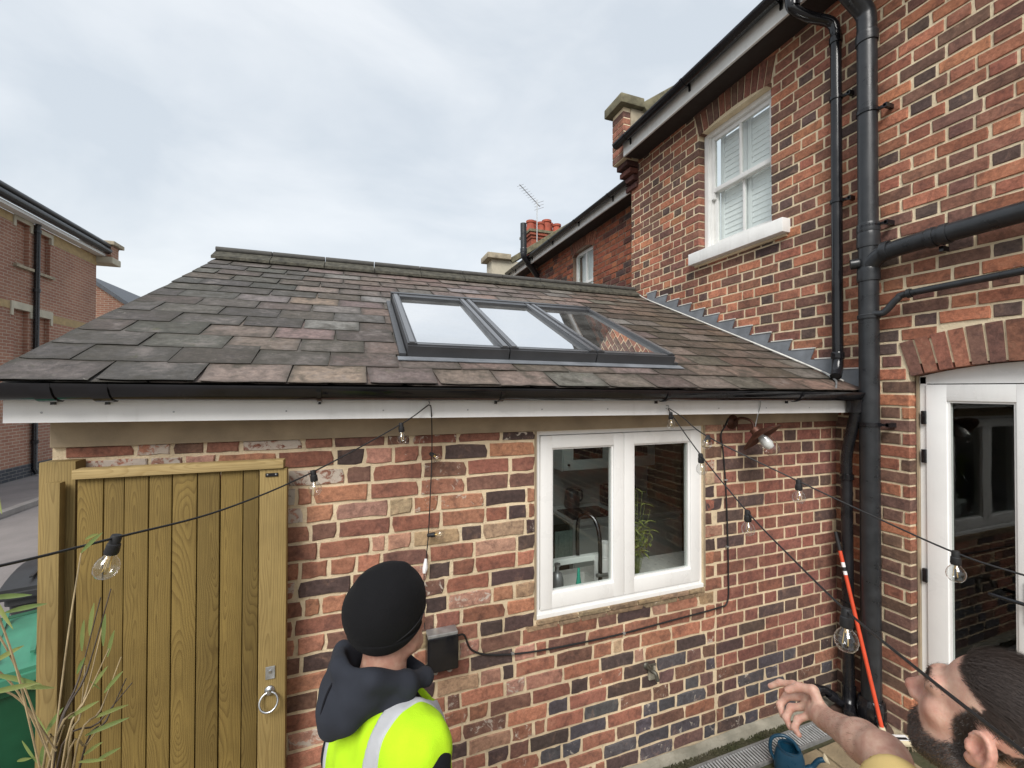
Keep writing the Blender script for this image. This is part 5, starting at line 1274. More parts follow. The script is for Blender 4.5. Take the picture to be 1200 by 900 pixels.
for i in range(26):
    a_ = rr.uniform(0, 6.3); tpt = Vector((-1.55+.13*math.cos(a_)*rr.uniform(.3, 1), .26+.08*math.sin(a_), 1.10+rr.uniform(.1, .45)))
    part_tip = tpt; mb.tube([(-1.55, .24, .96), Vector((-1.55, .24, 1.1)).lerp(tpt, .5), tpt], .0015, 5)
    for k in range(4):
        q = Vector((-1.55, .24, 1.09)).lerp(tpt, .4+.2*k); leaf(mb, q, (rr.uniform(-1, 1), rr.uniform(-.6, .6), rr.uniform(-.1, .7)), .06, .010, droop=.3)
part(mb, 'foliage', 'bamboo_leaf', vase)
for i, (x, y, r, h, nm, lb_) in enumerate(((-1.66, .20, .035, .06, 'bowl', 'small pale bowl on the sill behind the right pane'), (-1.42, .22, .045, .05, 'bowl', 'wide pale bowl on the sill near the right frame'), (-1.63, .30, .03, .12, 'jar', 'tall pale jar behind the bowl on the sill'))):
    solo(MB().lathe([(0, 0), (r*.6, 0), (r, h), (r*.9, h), (r*.5, .01), (0, .01)], 18, Matrix.Translation((x, y, .901))), nm, 'white_label', lb_, nm, 40)
# ================================================================ people
class Field:
    "signed distance grid: smooth unions of tapered limbs and ellipsoids, turned into one continuous surface"
    def __init__(s, lo, hi, res):
        s.lo = np.array(lo, float); s.res = res; s.n = np.ceil((np.array(hi)-s.lo)/res).astype(int)+1
        s.ax = [s.lo[i]+res*np.arange(s.n[i]) for i in range(3)]
        s.D = np.full(s.n, .08, np.float32)
    def blk(s, lo, hi):
        sl = []
        for i in range(3):
            a = int(np.clip(np.floor((lo[i]-s.lo[i])/s.res), 0, s.n[i])); b = int(np.clip(np.ceil((hi[i]-s.lo[i])/s.res)+1, 0, s.n[i])); sl.append(slice(a, b))
        X = s.ax[0][sl[0]][:, None, None]; Y = s.ax[1][sl[1]][None, :, None]; Z = s.ax[2][sl[2]][None, None, :]
        return tuple(sl), X, Y, Z
    def _comb(s, sl, d, k, op):
        a = s.D[sl]; d = d.astype(np.float32)
        if op == 'add':
            h = np.clip(.5+.5*(d-a)/k, 0, 1); s.D[sl] = d*(1-h)+a*h-k*h*(1-h)
        elif op == 'sub':
            d = -d; h = np.clip(.5-.5*(d-a)/k, 0, 1); s.D[sl] = d*(1-h)+a*h+k*h*(1-h)
        else:
            h = np.clip(.5-.5*(d-a)/k, 0, 1); s.D[sl] = d*(1-h)+a*h+k*h*(1-h)
    def cap(s, a, b, ra, rb, k=.015, op='add'):
        a = np.array(a, float); b = np.array(b, float); m = max(ra, rb)+.06
        sl, X, Y, Z = s.blk(np.minimum(a, b)-m, np.maximum(a, b)+m)
        ba = b-a; L = ba@ba+1e-12; px, py, pz = X-a[0], Y-a[1], Z-a[2]
        t = np.clip((px*ba[0]+py*ba[1]+pz*ba[2])/L, 0, 1)
        d = np.sqrt((px-ba[0]*t)**2+(py-ba[1]*t)**2+(pz-ba[2]*t)**2)-(ra+(rb-ra)*t)
        s._comb(sl, d, k, op); return s
    def chain(s, pts, rs, k=.012):
        for i in range(len(pts)-1): s.cap(pts[i], pts[i+1], rs[i], rs[i+1], k)
        return s
    def ell(s, c, r, k=.015, op='add', R=None):
        c = np.array(c, float); r = np.array(r, float); m = max(r)+.06
        sl, X, Y, Z = s.blk(c-m, c+m); px, py, pz = X-c[0], Y-c[1], Z-c[2]
        if R is not None: px, py, pz = [R[0][i]*px+R[1][i]*py+R[2][i]*pz for i in range(3)]
        k0 = np.sqrt((px/r[0])**2+(py/r[1])**2+(pz/r[2])**2); k1 = np.sqrt((px/r[0]**2)**2+(py/r[1]**2)**2+(pz/r[2]**2)**2)+1e-9
        s._comb(sl, k0*(k0-1)/k1, k, op); return s
    def cut(s, n, p, k=.004):
        "keep the half space n.(x-p) < 0"
        n = np.array(n, float); n /= np.linalg.norm(n); sl, X, Y, Z = s.blk(s.lo-1, s.lo+s.n*s.res+1)
        d = (X-p[0])*n[0]+(Y-p[1])*n[1]+(Z-p[2])*n[2]; s._comb(sl, d+0*s.D, k, 'int'); return s
    def wrinkle(s, amp, fr, seed):
        rg = np.random.default_rng(seed); sl, X, Y, Z = s.blk(s.lo-1, s.lo+s.n*s.res+1); w = 0
        for i in range(5):
            d = rg.normal(size=3); d /= np.linalg.norm(d); d *= fr*rg.uniform(.6, 1.6); w = w+np.sin(d[0]*X+d[1]*Y+d[2]*Z+rg.uniform(0, 6.3)+1.3*np.sin(d[1]*X*.6+d[2]*Y*.5+d[0]*Z*.4))
        s.D += (amp*w/2.2).astype(np.float32); return s
    def surface(s):
        D = s.D; D = D.copy(); 
        for i in range(3):
            q = [slice(None)]*3; q[i] = 0; D[tuple(q)] = .05; q[i] = -1; D[tuple(q)] = .05
        nx, ny, nz = D.shape; ins = D < 0; acc = np.zeros((nx-1, ny-1, nz-1, 3), np.float32); cnt = np.zeros((nx-1, ny-1, nz-1), np.float32)
        C8 = [(0, 0, 0), (1, 0, 0), (0, 1, 0), (1, 1, 0), (0, 0, 1), (1, 0, 1), (0, 1, 1), (1, 1, 1)]
        cs = lambda c: tuple(slice(c[i], D.shape[i]-1+c[i]) for i in range(3))
        for i in range(8):
            for ax in range(3):
                if C8[i][ax]: continue
                j = list(C8[i]); j[ax] = 1; a = D[cs(C8[i])]; b = D[cs(j)]; m = (a < 0) != (b < 0)
                t = np.where(m, a/(np.where(m, a-b, 1)), 0)
                for q in range(3): acc[..., q] += np.where(m, C8[i][q]+(t if q == ax else 0), 0)
                cnt += m
        act = cnt > 0; idx = -np.ones(act.shape, int); idx[act] = np.arange(act.sum()); w = np.argwhere(act)
        V = (w+acc[act]/cnt[act][:, None])*s.res+s.lo; Fs = []
        for ax in range(3):
            a = [slice(1, -1)]*3; b = [slice(1, -1)]*3; a[ax] = slice(0, -1); b[ax] = slice(1, None)
            A = ins[tuple(a)]; B = ins[tuple(b)]; e = np.argwhere(A != B); off = np.array([1, 1, 1]); off[ax] = 0; e = e+off
            u, v = (ax+1) % 3, (ax+2) % 3; eu = np.eye(3, dtype=int)[u]; ev = np.eye(3, dtype=int)[v]
            g_ = lambda p: idx[p[:, 0], p[:, 1], p[:, 2]]
            q = np.stack([g_(e-eu-ev), g_(e-ev), g_(e), g_(e-eu)], 1); f = ~A[A != B]
            q[f] = q[f][:, ::-1]; Fs.append(q)
        return V, np.concatenate(Fs)
    def obj(s, name, mat, parent, M=None, col=None):
        V, Q = s.surface()
        me = bpy.data.meshes.new(name); W_ = V if M is None else (V @ np.array(M.to_3x3()).T+np.array(M.translation))
        me.from_pydata(W_.tolist(), [], Q.tolist())
        for p in me.polygons: p.use_smooth = True
        if col is not None:
            at = me.color_attributes.new('Col', 'FLOAT_COLOR', 'POINT'); at.data.foreach_set('color', col(V).astype(np.float32).ravel())
        o = part(me, name, mat, parent); return o, V, Q

def skin_mat():
    g = G('skin'); a = g.n('ShaderNodeAttribute', attribute_name='Col').outputs['Color']; p = g.pos()
    n1 = g.noise(p, 45, 4, .6); n2 = g.noise(p, 420, 3)
    f = g.mapr(n1, .3, .7, .86, 1.10); c = g.mix(1.0, a, g.n('ShaderNodeCombineColor', {0: f, 1: g.math('MULTIPLY', f, f), 2: g.math('MULTIPLY', f, f)}), 'MULTIPLY')
    g.pbsdf(c, .5, g.bump(n2, .4, .0014), Subsurface_Weight=.12, Subsurface_Scale=.004, Specular_IOR_Level=.38); MAT['skin'] = g.m
skin_mat()
def cloth(name, col, sc=900, bump=.5, var=.12, rough=.9):
    g = G(name); p = g.pos(); w = g.noise(p, sc, 2); b = g.noise(p, 9, 5, .6); f = g.mapr(b, .3, .7, 1-var, 1+var)
    c = g.mix(1.0, col, g.n('ShaderNodeCombineColor', {0: f, 1: f, 2: f}), 'MULTIPLY')
    g.pbsdf(c, rough, g.bump(g.math('ADD', w, g.math('MULTIPLY', b, 2.0)), bump, .002), Specular_IOR_Level=.12, Sheen_Weight=.02); MAT[name] = g.m
cloth('beanie_wool', (.0085, .0085, .0095), 420, 1.0); cloth('beanie_stitch', (.022, .022, .024), 600); cloth('hoodie_grey', (.028, .031, .040), 800); cloth('sleeve_black', (.010, .010, .013), 700)
cloth('hi_vis', (.45, .74, .02), 500, .6, .10); cloth('reflective', (.44, .45, .47), 1200, .3, .1, .55)
cloth('trouser_dark', (.02, .022, .03), 800); cloth('shirt_yellow', (.70, .52, .21), 900, .35, .08); cloth('trouser_blue', (.03, .045, .085), 900)
plain('boot', (.02, .016, .013), .6, .2, 30, .2)
def hair_mat(name, c1, c2):
    g = G(name); c = g.mix(g.noise(g.pos(), 220, 2), c1, c2); g.pbsdf(c, .5, None, Specular_IOR_Level=.5); MAT[name] = g.m
hair_mat('hair_brown', (.024, .017, .014), (.075, .054, .044)); hair_mat('hair_grey', (.03, .025, .022), (.11, .10, .09))

def head_shape(f, ears=True):
    "adult head; origin between the ears, +y is forward"
    e = f.ell; c = f.cap
    e((0, -.016, .034), (.0745, .096, .084), .01); e((0, .034, -.042), (.058, .060, .078), .03)
    c((0, .074, -.102), (0, .066, -.104), .020, .022, .03)
    for s_ in (-1, 1):
        c((s_*.046, .012, -.070), (s_*.026, .062, -.098), .022, .018, .025)          # jaw line
        e((s_*.041, .057, -.024), (.019, .018, .016), .022)                            # cheek
        c((s_*.010, .088, .017), (s_*.044, .074, .016), .011, .011, .018)             # brow
    c((0, .090, .012), (0, .110, -.034), .0075, .011, .014); e((0, .1115, -.038), (.0125, .0125, .0105), .010)
    for s_ in (-1, 1): e((s_*.0135, .100, -.043), (.0085, .011, .008), .008)
    c((-.019, .086, -.068), (.019, .086, -.068), .0085, .0085, .012); c((-.016, .086, -.080), (.016, .086, -.080), .0095, .0095, .010)
    for s_ in (-1, 1):
        e((s_*.031, .096, -.003), (.017, .018, .0115), .010, 'sub'); e((s_*.031, .0765, -.002), (.0125, .0125, .0120), .003)
        c((s_*.019, .089, .0045), (s_*.043, .082, .003), .0030, .0028, .004)          # lid fold
    for s_ in ((-1, 1) if ears else ()):                                               # ears
        Re = Matrix.Rotation(s_*.35, 3, 'Z') @ Matrix.Rotation(-.18, 3, 'X'); R = [[Re[i][j] for j in range(3)] for i in range(3)]
        e((s_*.0795, -.012, -.008), (.0080, .0180, .0285), .006, 'add', R); e((s_*.076, -.004, -.034), (.007, .010, .010), .008)
        e((s_*.0900, -.009, -.008), (.0105, .0112, .0172), .003, 'sub', R)
        hx_ = [Re @ Vector((s_*.0065, .0148*math.cos(t), .0252*math.sin(t)))+Vector((s_*.0795, -.012, -.008)) for t in np.linspace(-.4, 4.0, 10)]
        f.chain([tuple(q) for q in hx_], [.0036]*10, .003); c((s_*.0835, -.010, -.024), (s_*.0845, -.016, .010), .0032, .0030, .004); c((s_*.080, .004, -.012), (s_*.081, .002, -.018), .005, .005, .004)
def head_colour(V, base=(.60, .365, .275)):
    x, y, z = V[:, 0], V[:, 1], V[:, 2]; n = len(V); c = np.tile(np.array(base+(1,)), (n, 1))
    def tint(w, col): c[:, :3] = c[:, :3]*(1-w[:, None])+np.array(col)*w[:, None]
    G_ = lambda p, r: np.exp(-(((x-p[0])/r[0])**2+((y-p[1])/r[1])**2+((z-p[2])/r[2])**2))
    red = (.47, .17, .125)
    tint(.75*G_((0, .115, -.038), (.02, .02, .02)), red)
    for s_ in (-1, 1): tint(.55*G_((s_*.045, .07, -.03), (.025, .03, .022)), red); tint(.55*G_((s_*.083, -.012, -.008), (.016, .03, .04)), (.50, .19, .145)); tint(.45*G_((s_*.031, .09, -.008), (.02, .02, .012)), (.33, .14, .11))
    tint(.8*G_((0, .096, -.074), (.024, .02, .009)), (.36, .12, .10))
    for s_ in (-1, 1): tint(np.clip(1.6*G_((s_*.030, .088, .019), (.018, .03, .0045)), 0, 1), (.035, .024, .02)); tint(np.clip(1.5*G_((s_*.031, .087, .000), (.011, .02, .0028)), 0, 1), (.03, .02, .018))
    return c

# ---------------------------------------------------------------- man in the yellow shirt
HM = np.array([[.99842627, .022342, .05143749], [-.00895763, .9689731, -.24700384], [-.0553601, .24615436, .96764833]])
HP = np.array([-2.29314412, -1.73097548, 1.67831304])
Mh_ = Matrix.Identity(4)
for i in range(3):
    for j in range(3): Mh_[i][j] = HM[i][j]
    Mh_[i][3] = HP[i]
Mi = Mh_.inverted()
def hl(p): q = Mi @ Vector(p); return np.array(q)                 # world -> head local
HAIRY = np.array([-.13, -.10, -.06, -.035, -.005, .012, .030, .045, .062, .080, .10, .13])
HAIRZ = np.array([-.075, -.07, -.050, .010, .012, -.050, .004, .046, .062, .074, .085, .10])
def hair_w(V):
    y, z, x = V[:, 1], V[:, 2], np.abs(V[:, 0])
    top = (z-(.052+.33*(y-.012)+np.where(x < .035, .006, 0)))/.010+.5
    top = np.where(y > .004, top, -9)
    back = np.where(y <= .006, (z-np.interp(y, [-.13, -.10, -.06, -.035, .006], [-.075, -.07, -.050, .006, -.045]))/.010+.5, -9)
    side = np.where((y > .0) & (z < .040) & (z > -.055), (.034-.42*np.maximum(z, 0)-.25*np.maximum(-z-.01, 0)-y)/.006+.5, -9)
    w = np.clip(np.maximum(np.maximum(top, back), side), 0, 1)
    ear = (x > .070) & (y > -.045) & (y < .012) & (z < .026) & (z > -.05); return np.where(ear, 0, w)*(z > -.085)
def beard_w(V):
    y, z, x = V[:, 1], V[:, 2], np.abs(V[:, 0])
    line = np.interp(y, [-.02, .0, .015, .035, .06, .075, .085, .12], [-.055, -.035, -.030, -.054, -.066, -.062, -.0525, -.0525])
    w = np.clip((line-z)/.010+.5, 0, 1)*(y > -.015)*np.clip((y+.015)/.01, 0, 1)
    lips = (np.abs(z+.074) < .0085) & (x < .021) & (y > .082)
    nk = np.clip((z+.150)/.02, 0, 1)
    ear = (x > .074) & (y < .008) & (z > -.05)
    return np.where(lips | ear, 0, w)*nk*(np.where((z > -.0535) & (y > .08), 0, 1))
f = Field((-.30, -.22, -.62), (.36, .80, .16), .0034)
head_shape(f)
f.chain([(0, -.022, -.05), (0, -.045, -.14), (0, -.06, -.22)], [.054, .057, .075], .02)
f.cap((0, -.06, -.25), (-.17, -.03, -.27), .07, .06, .03); f.cap((0, -.06, -.25), (.17, -.05, -.27), .07, .06, .03); f.cap((0, -.04, -.27), (0, -.03, -.40), .12, .12, .04)
A = lambda x, y, r: hl(at_dist(x, y, r))
SH = hl((-2.47, -1.72, 1.475)); EL = A(1038, 886, 1.38); WR = A(968, 843, 1.61); KN = A(945, 822, 1.68)
f.cap(SH, EL, .050, .038, .03); mid = EL+(WR-EL)*.32
f.cap(EL, mid, .038, .040, .02); f.cap(mid, WR, .039, .0255, .02); f.cap(WR, WR+(KN-WR)*.2, .026, .027, .012)
# palm and fingers of the pointing left hand
kn = [A(951, 811, 1.675), A(945, 818, 1.68), A(946, 828, 1.67), A(951, 837, 1.65)]
for q in kn: f.cap(WR+(q-WR)*.12, q, .017, .0128, .010)
for a_, b_ in ((0, 1), (1, 2), (2, 3)): f.cap((WR+kn[a_])/2, (WR+kn[b_])/2, .014, .014, .012)
fing = [([kn[0], A(930, 802, 1.70), A(914, 800, 1.72), A(903, 804, 1.735)], [.0105, .0098, .0088, .0078]),
        ([kn[1], A(922, 816, 1.705), A(914, 826, 1.71), A(917, 838, 1.70)], [.0105, .0098, .0090, .0078]),
        ([kn[2], A(927, 829, 1.685), A(921, 841, 1.685), A(926, 852, 1.67)], [.0102, .0094, .0086, .0076]),
        ([kn[3], A(935, 843, 1.655), A(931, 853, 1.65), A(936, 861, 1.635)], [.0092, .0085, .0078, .0070]),
        ([WR+(kn[0]-WR)*.25, A(953, 809, 1.625), A(936, 805, 1.64), A(923, 809, 1.65)], [.0150, .0128, .0110, .0090])]
for P, r in fing: f.chain(P, r, .006)
def yc(V):
    c = head_colour(V); hw_ = hair_w(V); bw = beard_w(V)
    arm = V[:, 1] > .17
    c[arm, :3] = np.array((.58, .36, .275)); 
    kk = np.zeros(len(V))
    for P, r in fing:
        for q in P[1:]: kk = np.maximum(kk, np.exp(-((V-q)**2).sum(1)/(.012**2)))
    c[:, :3] = c[:, :3]*(1-.5*kk[:, None])+np.array((.56, .27, .21))*.5*kk[:, None]
    w = np.maximum(hw_*.93, bw*.66)*(~arm)*(V[:, 2] > -.16); w[np.abs(V[:, 0]) > .12] = 0
    c[:, :3] = c[:, :3]*(1-w[:, None])+np.array((.026, .020, .018))*w[:, None]; return c
man, V, Q = f.obj('person', 'skin', None, Mh_, yc)
man['label'] = 'person in yellow shirt with dark hair and beard pointing and looking up'; man['category'] = 'person'
# strands
def strands(name, mat, wfun, comb, n, L, width, seed, lift, arm=False):
    rg = np.random.default_rng(seed); w = wfun(V); ok = np.abs(V[:, 0]) < .10; ok &= (V[:, 1] < .14) & (V[:, 2] > -.15)
    if arm: ok = V[:, 1] > .17
    p = np.where(ok, w, 0); p = p/p.sum()
    ids = rg.choice(len(V), n, p=p)
    me_ = man.data; nr = np.zeros((len(V), 3)); 
    a_, b_, c_ = V[Q[:, 0]], V[Q[:, 1]], V[Q[:, 2]]; fn = np.cross(b_-a_, c_-a_)
    for k in range(4): np.add.at(nr, Q[:, k], fn)
    nr /= np.linalg.norm(nr, axis=1)[:, None]+1e-12
    P = V[ids]+rg.normal(size=(n, 3))*.0012; N = nr[ids]; d = comb(V[ids])+rg.normal(size=(n, 3))*.20
    d -= N*(d*N).sum(1)[:, None]; d /= np.linalg.norm(d, axis=1)[:, None]+1e-9
    Ln = L(V[ids])*rg.uniform(.6, 1.2, n); sd = np.cross(d, N); verts = []; W2 = width
    p0 = P; p1 = P+N*(lift*Ln)[:, None]+d*(Ln*.5)[:, None]; p2 = P+N*(lift*.75*Ln)[:, None]+d*Ln[:, None]
    vs = np.stack([p0-sd*W2/2, p0+sd*W2/2, p1+sd*W2/2, p1-sd*W2/2, p2], 1).reshape(-1, 3)
    vs = vs @ HM.T+HP; fs = []
    for i in range(n): k = i*5; fs += [(k, k+1, k+2, k+3), (k+3, k+2, k+4)]
    me = bpy.data.meshes.new(name); me.from_pydata(vs.tolist(), [], fs); o = part(me, name, mat, man); return o
def comb_hair(v):
    d = np.zeros_like(v); d[:, 1] = -1; d[:, 2] = np.where(v[:, 2] > .05, .15, -.35); return d
def len_hair(v): return np.where(v[:, 2] > .055, .040, .014)
strands('hair', 'hair_brown', hair_w, comb_hair, 26000, len_hair, .00055, 1, .16)
def comb_beard(v):
    d = np.zeros_like(v); d[:, 2] = -1; d[:, 1] = .35; return d
strands('beard', 'hair_brown', beard_w, comb_beard, 10000, lambda v: np.full(len(v), .0085), .00050, 2, .30)
strands('grey_hair', 'hair_grey', lambda v: np.maximum(beard_w(v), hair_w(v)*(v[:, 2] < .04))*(v[:, 1] < .06), comb_beard, 2600, lambda v: np.full(len(v), .009), .00050, 3, .32)
ad = (WR-EL)/np.linalg.norm(WR-EL)
def arm_w(v):
    t = (v-EL)@ad/np.linalg.norm(WR-EL); return np.clip((t+.15)*4, 0, 1)*np.clip((.98-t)*4, 0, 1)*(t < 1)
hair_mat('hair_light', (.10, .06, .035), (.16, .10, .06))
strands('arm_hair', 'hair_light', arm_w, lambda v: np.tile(ad+np.array((.3, 0, -.5)), (len(v), 1)), 520, lambda v: np.full(len(v), .013), .00024, 7, .12, True)
def brow_w(v):
    w = 0
    for s_ in (-1, 1): w = w+np.exp(-(((v[:, 0]-s_*.030)/.016)**2+((v[:, 2]-.020)/.0042)**2))*(v[:, 1] > .06)
    return w
strands('eyebrows', 'hair_brown', brow_w, lambda v: np.stack([np.sign(v[:, 0]), -.3+0*v[:, 0], .25+0*v[:, 0]], 1), 900, lambda v: np.full(len(v), .0055), .0005, 5, .25)
# shirt (body frame: head local shifted), trousers, shoes
hb0 = np.array([HP[0], HP[1]-.03, 0])
g2 = Field((-.36, -.32, .85), (.36, .45, 1.62), .005)
bl = lambda p: np.array(p)-hb0
g2.ell((0, -.02, 1.27), (.19, .13, .24), .02).ell((0, -.01, 1.02), (.175, .135, .20), .05).cap((-.16, -.01, 1.43), (.17, -.03, 1.43), .075, .075, .05).cap((0, -.05, 1.46), (0, -.04, 1.53), .085, .074, .03)
sw_, ew_ = bl((-2.47, -1.72, 1.475)), bl(at_dist(1038, 886, 1.38)); hem = sw_+(ew_-sw_)*.62
g2.cap(sw_, hem, .070, .060, .03); g2.cap((.19, -.03, 1.43), (.25, -.03, 1.22), .070, .062, .03)
g2.cap(hem, hem+(ew_-sw_)*.3, .055, .055, .001, 'sub')
g2.cap((0, -.04, 1.53), (0, -.015, 1.62), .062, .066, .004, 'sub'); g2.cut((0, 0, -1), (0, 0, .90))
g2.wrinkle(.0035, 38, 4)
T2 = Matrix.Translation(Vector(hb0)); g2.obj('shirt', 'shirt_yellow', man, T2)
g3 = Field((-.30, -.28, .0), (.30, .28, 1.0), .012)
g3.ell((0, -.01, .90), (.17, .125, .12), .02)
for s_ in (-1, 1): g3.cap((s_*.09, -.01, .86), (s_*.10, .01, .48), .085, .062, .03); g3.cap((s_*.10, .01, .48), (s_*.10, -.02, .08), .062, .052, .02)
g3.cut((0, 0, 1), (0, 0, .96)); g3.obj('trousers', 'trouser_blue', man, T2)
g4 = Field((-.22, -.16, -.01), (.22, .26, .16), .010)
for s_ in (-1, 1): g4.cap((s_*.10, -.05, .05), (s_*.11, .16, .042), .046, .038, .02); g4.cap((s_*.10, -.03, .06), (s_*.10, -.02, .12), .045, .045, .02)
g4.cut((0, 0, -1), (0, 0, .012)); g4.obj('shoes', 'boot', man, T2)
# relaxed right arm and hand
g5 = Field((.10, -.20, .70), (.42, .30, 1.30), .005)
g5.chain([(.25, -.03, 1.28), (.262, -.02, 1.14), (.262, .05, .96), (.255, .085, .89)], [.046, .043, .030, .027], .02)
def relaxed_hand(F_, W0, d, side, out, sc=1.0):
    d = np.array(d, float); d /= np.linalg.norm(d); s_ = np.array(side, float); s_ -= d*(s_@d); s_ /= np.linalg.norm(s_); u_ = np.cross(d, s_)*out
    pk = []
    for i, o in enumerate((-.030, -.010, .011, .030)):
        k_ = W0+d*(.088-.006*abs(i-1))*sc+s_*o*sc; F_.cap(W0+d*.01+s_*o*.5, k_, .016, .0125, .012); pk.append(k_)
    for i, k_ in enumerate(pk):
        l_ = (.040, .045, .042, .032)[i]*sc; a1 = k_+d*l_+u_*.012*sc; a2 = a1+d*l_*.55+u_*.020*sc; a3 = a2+d*l_*.25+u_*.020*sc
        F_.chain([k_, a1, a2, a3], [.0105, .0095, .0088, .0075], .005)
    t0 = W0+d*.02-s_*.025; F_.chain([t0, t0+d*.035-s_*.022+u_*.01, t0+d*.062-s_*.026+u_*.022, t0+d*.082-s_*.020+u_*.03], [.015, .0125, .011, .009], .008)
relaxed_hand(g5, np.array((.255, .085, .89)), (-.03, .25, -1), (0, 1, .2), 1)
g5.obj('right_arm', 'skin', man, T2, lambda V: np.tile(np.array((.50, .285, .21, 1)), (len(V), 1)))

# ---------------------------------------------------------------- man in the beanie and hi-vis vest
wp = np.array(at_dist(459, 724, 1.36)); AZ = math.radians(64)
hz = wp[2]
Tw0 = Matrix.Translation((wp[0], wp[1], 0)) @ Matrix.Rotation(-AZ, 4, 'Z'); Tw = Tw0 @ Matrix.Scale(hz/1.685, 4)
PH = math.radians(4)                                              # head tipped back a little
Hh = Matrix.Translation((0, 0, hz)) @ Matrix.Rotation(math.radians(17), 4, 'Z') @ Matrix.Rotation(PH, 4, 'X')
Mw = Tw0 @ Hh
f = Field((-.13, -.16, -.30), (.13, .15, .14), .0045)
head_shape(f, False); f.chain([(0, -.024, -.05), (0, -.045, -.14), (0, -.06, -.26)], [.055, .058, .075], .02)
wk, V1, Q1 = f.obj('person', 'skin', None, Mw, lambda V: head_colour(V, (.47, .265, .195)))
wk['label'] = 'person in black beanie, grey hooded top and yellow hi-vis vest facing the wall'; wk['category'] = 'person'
# short hair at the nape
f = Field((-.12, -.15, -.12), (.12, .1, .10), .005); f.ell((0, -.018, .030), (.0775, .098, .088), .01).cut((0, -.55, -1), (0, -.10, -.055)).cut((0, 1, 0), (0, .0, 0)); f.obj('hair', 'hair_brown', wk, Mw)
bn = Field((-.14, -.17, -.12), (.14, .15, .20), .0042)
bc, brd = np.array((0, -.018, .036)), np.array((.0985, .1095, .104))
bn.ell(bc, brd, .01).ell((0, -.018, .066), (.084, .090, .082), .04)
bn.cut((0, -.10, -1), (0, 0, -.056), .006)
bn.cap((-.03, -.07, .134), (.03, .02, .136), .005, .005, .03)
bn.wrinkle(.0024, 38, 8); bn.obj('beanie', 'beanie_wool', wk, Mw)
cf = Field((-.14, -.17, -.12), (.14, .15, .20), .0042); cf.ell(bc, brd+.0032, .01).cut((0, -.10, -1), (0, 0, -.058), .005).cut((0, .10, 1), (0, 0, -.012), .004)
cf.wrinkle(.0010, 60, 9); cf.obj('beanie_cuff', 'beanie_wool', wk, Mw)
# seam lines and the small white mark on the beanie
def on_beanie(u, e=.0015):
    u = np.array(u, float); k = 1/np.linalg.norm(u/(brd+e)); return Mw @ Vector(bc+u*k)
part(MB().tube([on_beanie((math.cos(t)*.9, math.sin(t)*.95, -.32+.28*math.sin(t)+.10), .0005) for t in np.linspace(0, 2*math.pi, 40, endpoint=False)], .0014, 6, closed=True), 'beanie_seam', 'beanie_stitch', wk, 60)
part(MB().tube([on_beanie((-.05+.25*k, -.9+.35*k, .55+.5*k), .004) for k in np.linspace(0, 1, 9)], .0012, 6), 'beanie_seam', 'beanie_stitch', wk, 60)
md = Mw.inverted() @ Vector(at_dist(487, 691, 1.0)); cl = Mw.inverted() @ Vector(CAM); dr_ = np.array(md-cl); o_ = np.array(cl)-bc
qa, qb, qc = ((dr_/brd)**2).sum(), 2*(dr_*o_/brd**2).sum(), ((o_/brd)**2).sum()-1; di = qb*qb-4*qa*qc
u0 = (o_+dr_*(-qb-math.sqrt(max(di, 0)))/(2*qa)); t1 = np.cross(u0, (0, 0, 1)); t1 /= np.linalg.norm(t1); t2_ = np.cross(t1, u0/np.linalg.norm(u0))
part(MB().tube([on_beanie(u0+t1*.0075*math.cos(t)+t2_*.0085*math.sin(t), .002) for t in np.linspace(.5, 5.6, 14)], .0013, 6), 'beanie_emblem', 'white_label', wk)
# hooded top
g2 = Field((-.40, -.40, .80), (.40, .40, 1.70), .0075)
g2.ell((0, -.01, 1.27), (.19, .128, .24), .02).ell((0, 0, 1.02), (.170, .125, .20), .05).cap((-.17, -.02, 1.425), (.17, -.02, 1.425), .066, .066, .05)
for s_ in (-1, 1): g2.chain([(s_*.205, -.02, 1.42), (s_*.255, -.03, 1.17), (s_*.235, .12, 1.00)], [.060, .053, .044], .03)
g2.cut((0, 0, -1), (0, 0, .86)); g2.wrinkle(.004, 34, 6); g2.obj('hooded_top', 'sleeve_black', wk, Tw)
hd = Field((-.28, -.36, 1.22), (.28, .24, 1.70), .006)
ring = [(0, .090, 1.49), (.072, .065, 1.520), (.102, -.015, 1.560), (.090, -.105, 1.60), (0, -.146, 1.612), (-.090, -.105, 1.60), (-.102, -.015, 1.560), (-.072, .065, 1.520), (0, .090, 1.49)]
hd.chain(ring, [.022, .023, .024, .023, .024, .023, .024, .023, .022], .02)
hd.ell((0, -.105, 1.555), (.110, .070, .070), .03).ell((0, -.150, 1.51), (.085, .046, .055), .04).cap((0, -.165, 1.49), (0, -.178, 1.465), .030, .018, .04)
hd.cap((-.07, -.03, 1.50), (.07, -.03, 1.50), .05, .05, .04)
hd.ell((0, -.035, 1.63), (.080, .092, .115), .012, 'sub'); hd.cap((0, -.03, 1.5), (0, -.02, 1.7), .066, .085, .01, 'sub')
hd.wrinkle(.0038, 30, 12); hd.wrinkle(.0016, 70, 13); hd.obj('hood', 'hoodie_grey', wk, Tw)
seam = [(0, -.160, 1.592), (0, -.178, 1.57), (0, -.192, 1.54), (0, -.198, 1.51), (0, -.197, 1.48), (0, -.192, 1.455)]
part(MB().tube([Tw @ Vector(p) for p in catmull(seam, 6)], .0030, 6), 'hood_seam', 'sleeve_black', wk, 60)
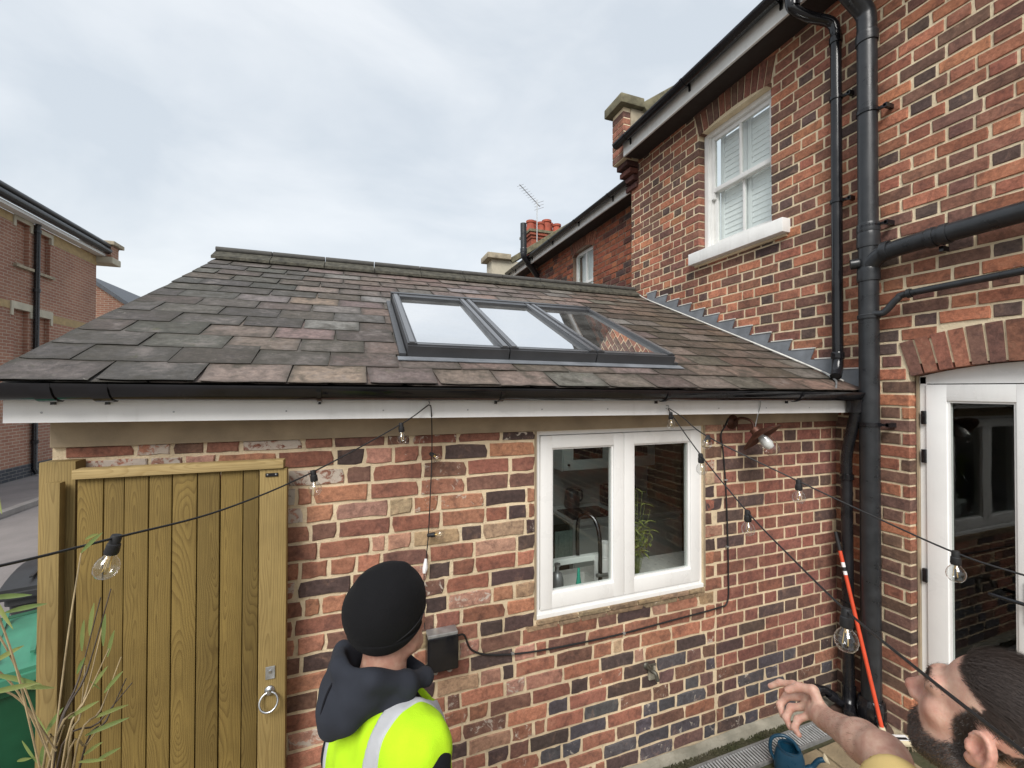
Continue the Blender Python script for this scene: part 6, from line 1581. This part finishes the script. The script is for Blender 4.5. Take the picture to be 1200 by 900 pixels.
def vest(off):
    v = Field((-.34, -.34, .90), (.34, .34, 1.60), .0065)
    v.ell((0, -.01, 1.27), (.222+off, .154+off, .25+off), .02).ell((0, 0, 1.04), (.195+off, .148+off, .19), .05).cap((-.175, -.025, 1.432), (.175, -.025, 1.432), .088+off, .088+off, .05)
    v.wrinkle(.0036, 30, 15); v.wrinkle(.0018, 70, 16); return v
def holes_v(v, off):
    for s_ in (-1, 1): v.ell((s_*(.300 if s_ > 0 else .325), .0, 1.31), (.080, .100, .155), .006, 'sub')
    v.ell((0, .05, 1.54), (.130, .155, .13), .006, 'sub'); v.cut((0, 0, -1), (0, 0, .92))
    return v
v = holes_v(vest(0), 0); v.obj('vest', 'hi_vis', wk, Tw)
for s_ in (-1, 1):
    v = vest(.0035); v.cut((1, 0, 0), (s_*.118+.027, 0, 0), .001); v.cut((-1, 0, 0), (s_*.118-.027, 0, 0), .001); v.cut((0, 0, -1), (0, 0, 1.12), .001)
    for q in (-1, 1): v.ell((q*.300, .0, 1.31), (.078, .098, .153), .004, 'sub')
    v.ell((0, .05, 1.54), (.129, .154, .129), .004, 'sub'); v.obj('reflective_brace', 'reflective', wk, Tw)
v = vest(.0035); v.cut((0, 0, 1), (0, 0, 1.12), .001); v.cut((0, 0, -1), (0, 0, 1.065), .001); v.obj('reflective_band', 'reflective', wk, Tw)
g3 = Field((-.30, -.28, .0), (.30, .28, 1.0), .012); g3.ell((0, -.01, .90), (.17, .125, .12), .02)
for s_ in (-1, 1): g3.cap((s_*.09, -.01, .86), (s_*.11, .01, .48), .090, .066, .03); g3.cap((s_*.11, .01, .48), (s_*.115, -.02, .08), .066, .056, .02)
g3.cut((0, 0, 1), (0, 0, .96)); g3.obj('trousers', 'trouser_dark', wk, Tw)
g4 = Field((-.24, -.16, -.01), (.24, .26, .18), .010)
for s_ in (-1, 1): g4.cap((s_*.115, -.05, .05), (s_*.125, .16, .045), .048, .042, .02); g4.cap((s_*.115, -.03, .06), (s_*.115, -.02, .14), .05, .05, .02)
g4.cut((0, 0, -1), (0, 0, .012)); g4.obj('boots', 'boot', wk, Tw)
for s_ in (-1, 1):
    g5 = Field((min(s_*.10, s_*.40), -.02, .72), (max(s_*.10, s_*.40), .38, 1.08), .005)
    g5.cap((s_*.240, .09, 1.03), (s_*.225, .175, .935), .034, .027, .01); relaxed_hand(g5, np.array((s_*.225, .175, .935)), (-s_*.15, .6, -.8), (s_*.2, .7, .5), -s_)
    g5.obj('hand', 'skin', wk, Tw, lambda V: np.tile(np.array((.47, .265, .195, 1)), (len(V), 1)))
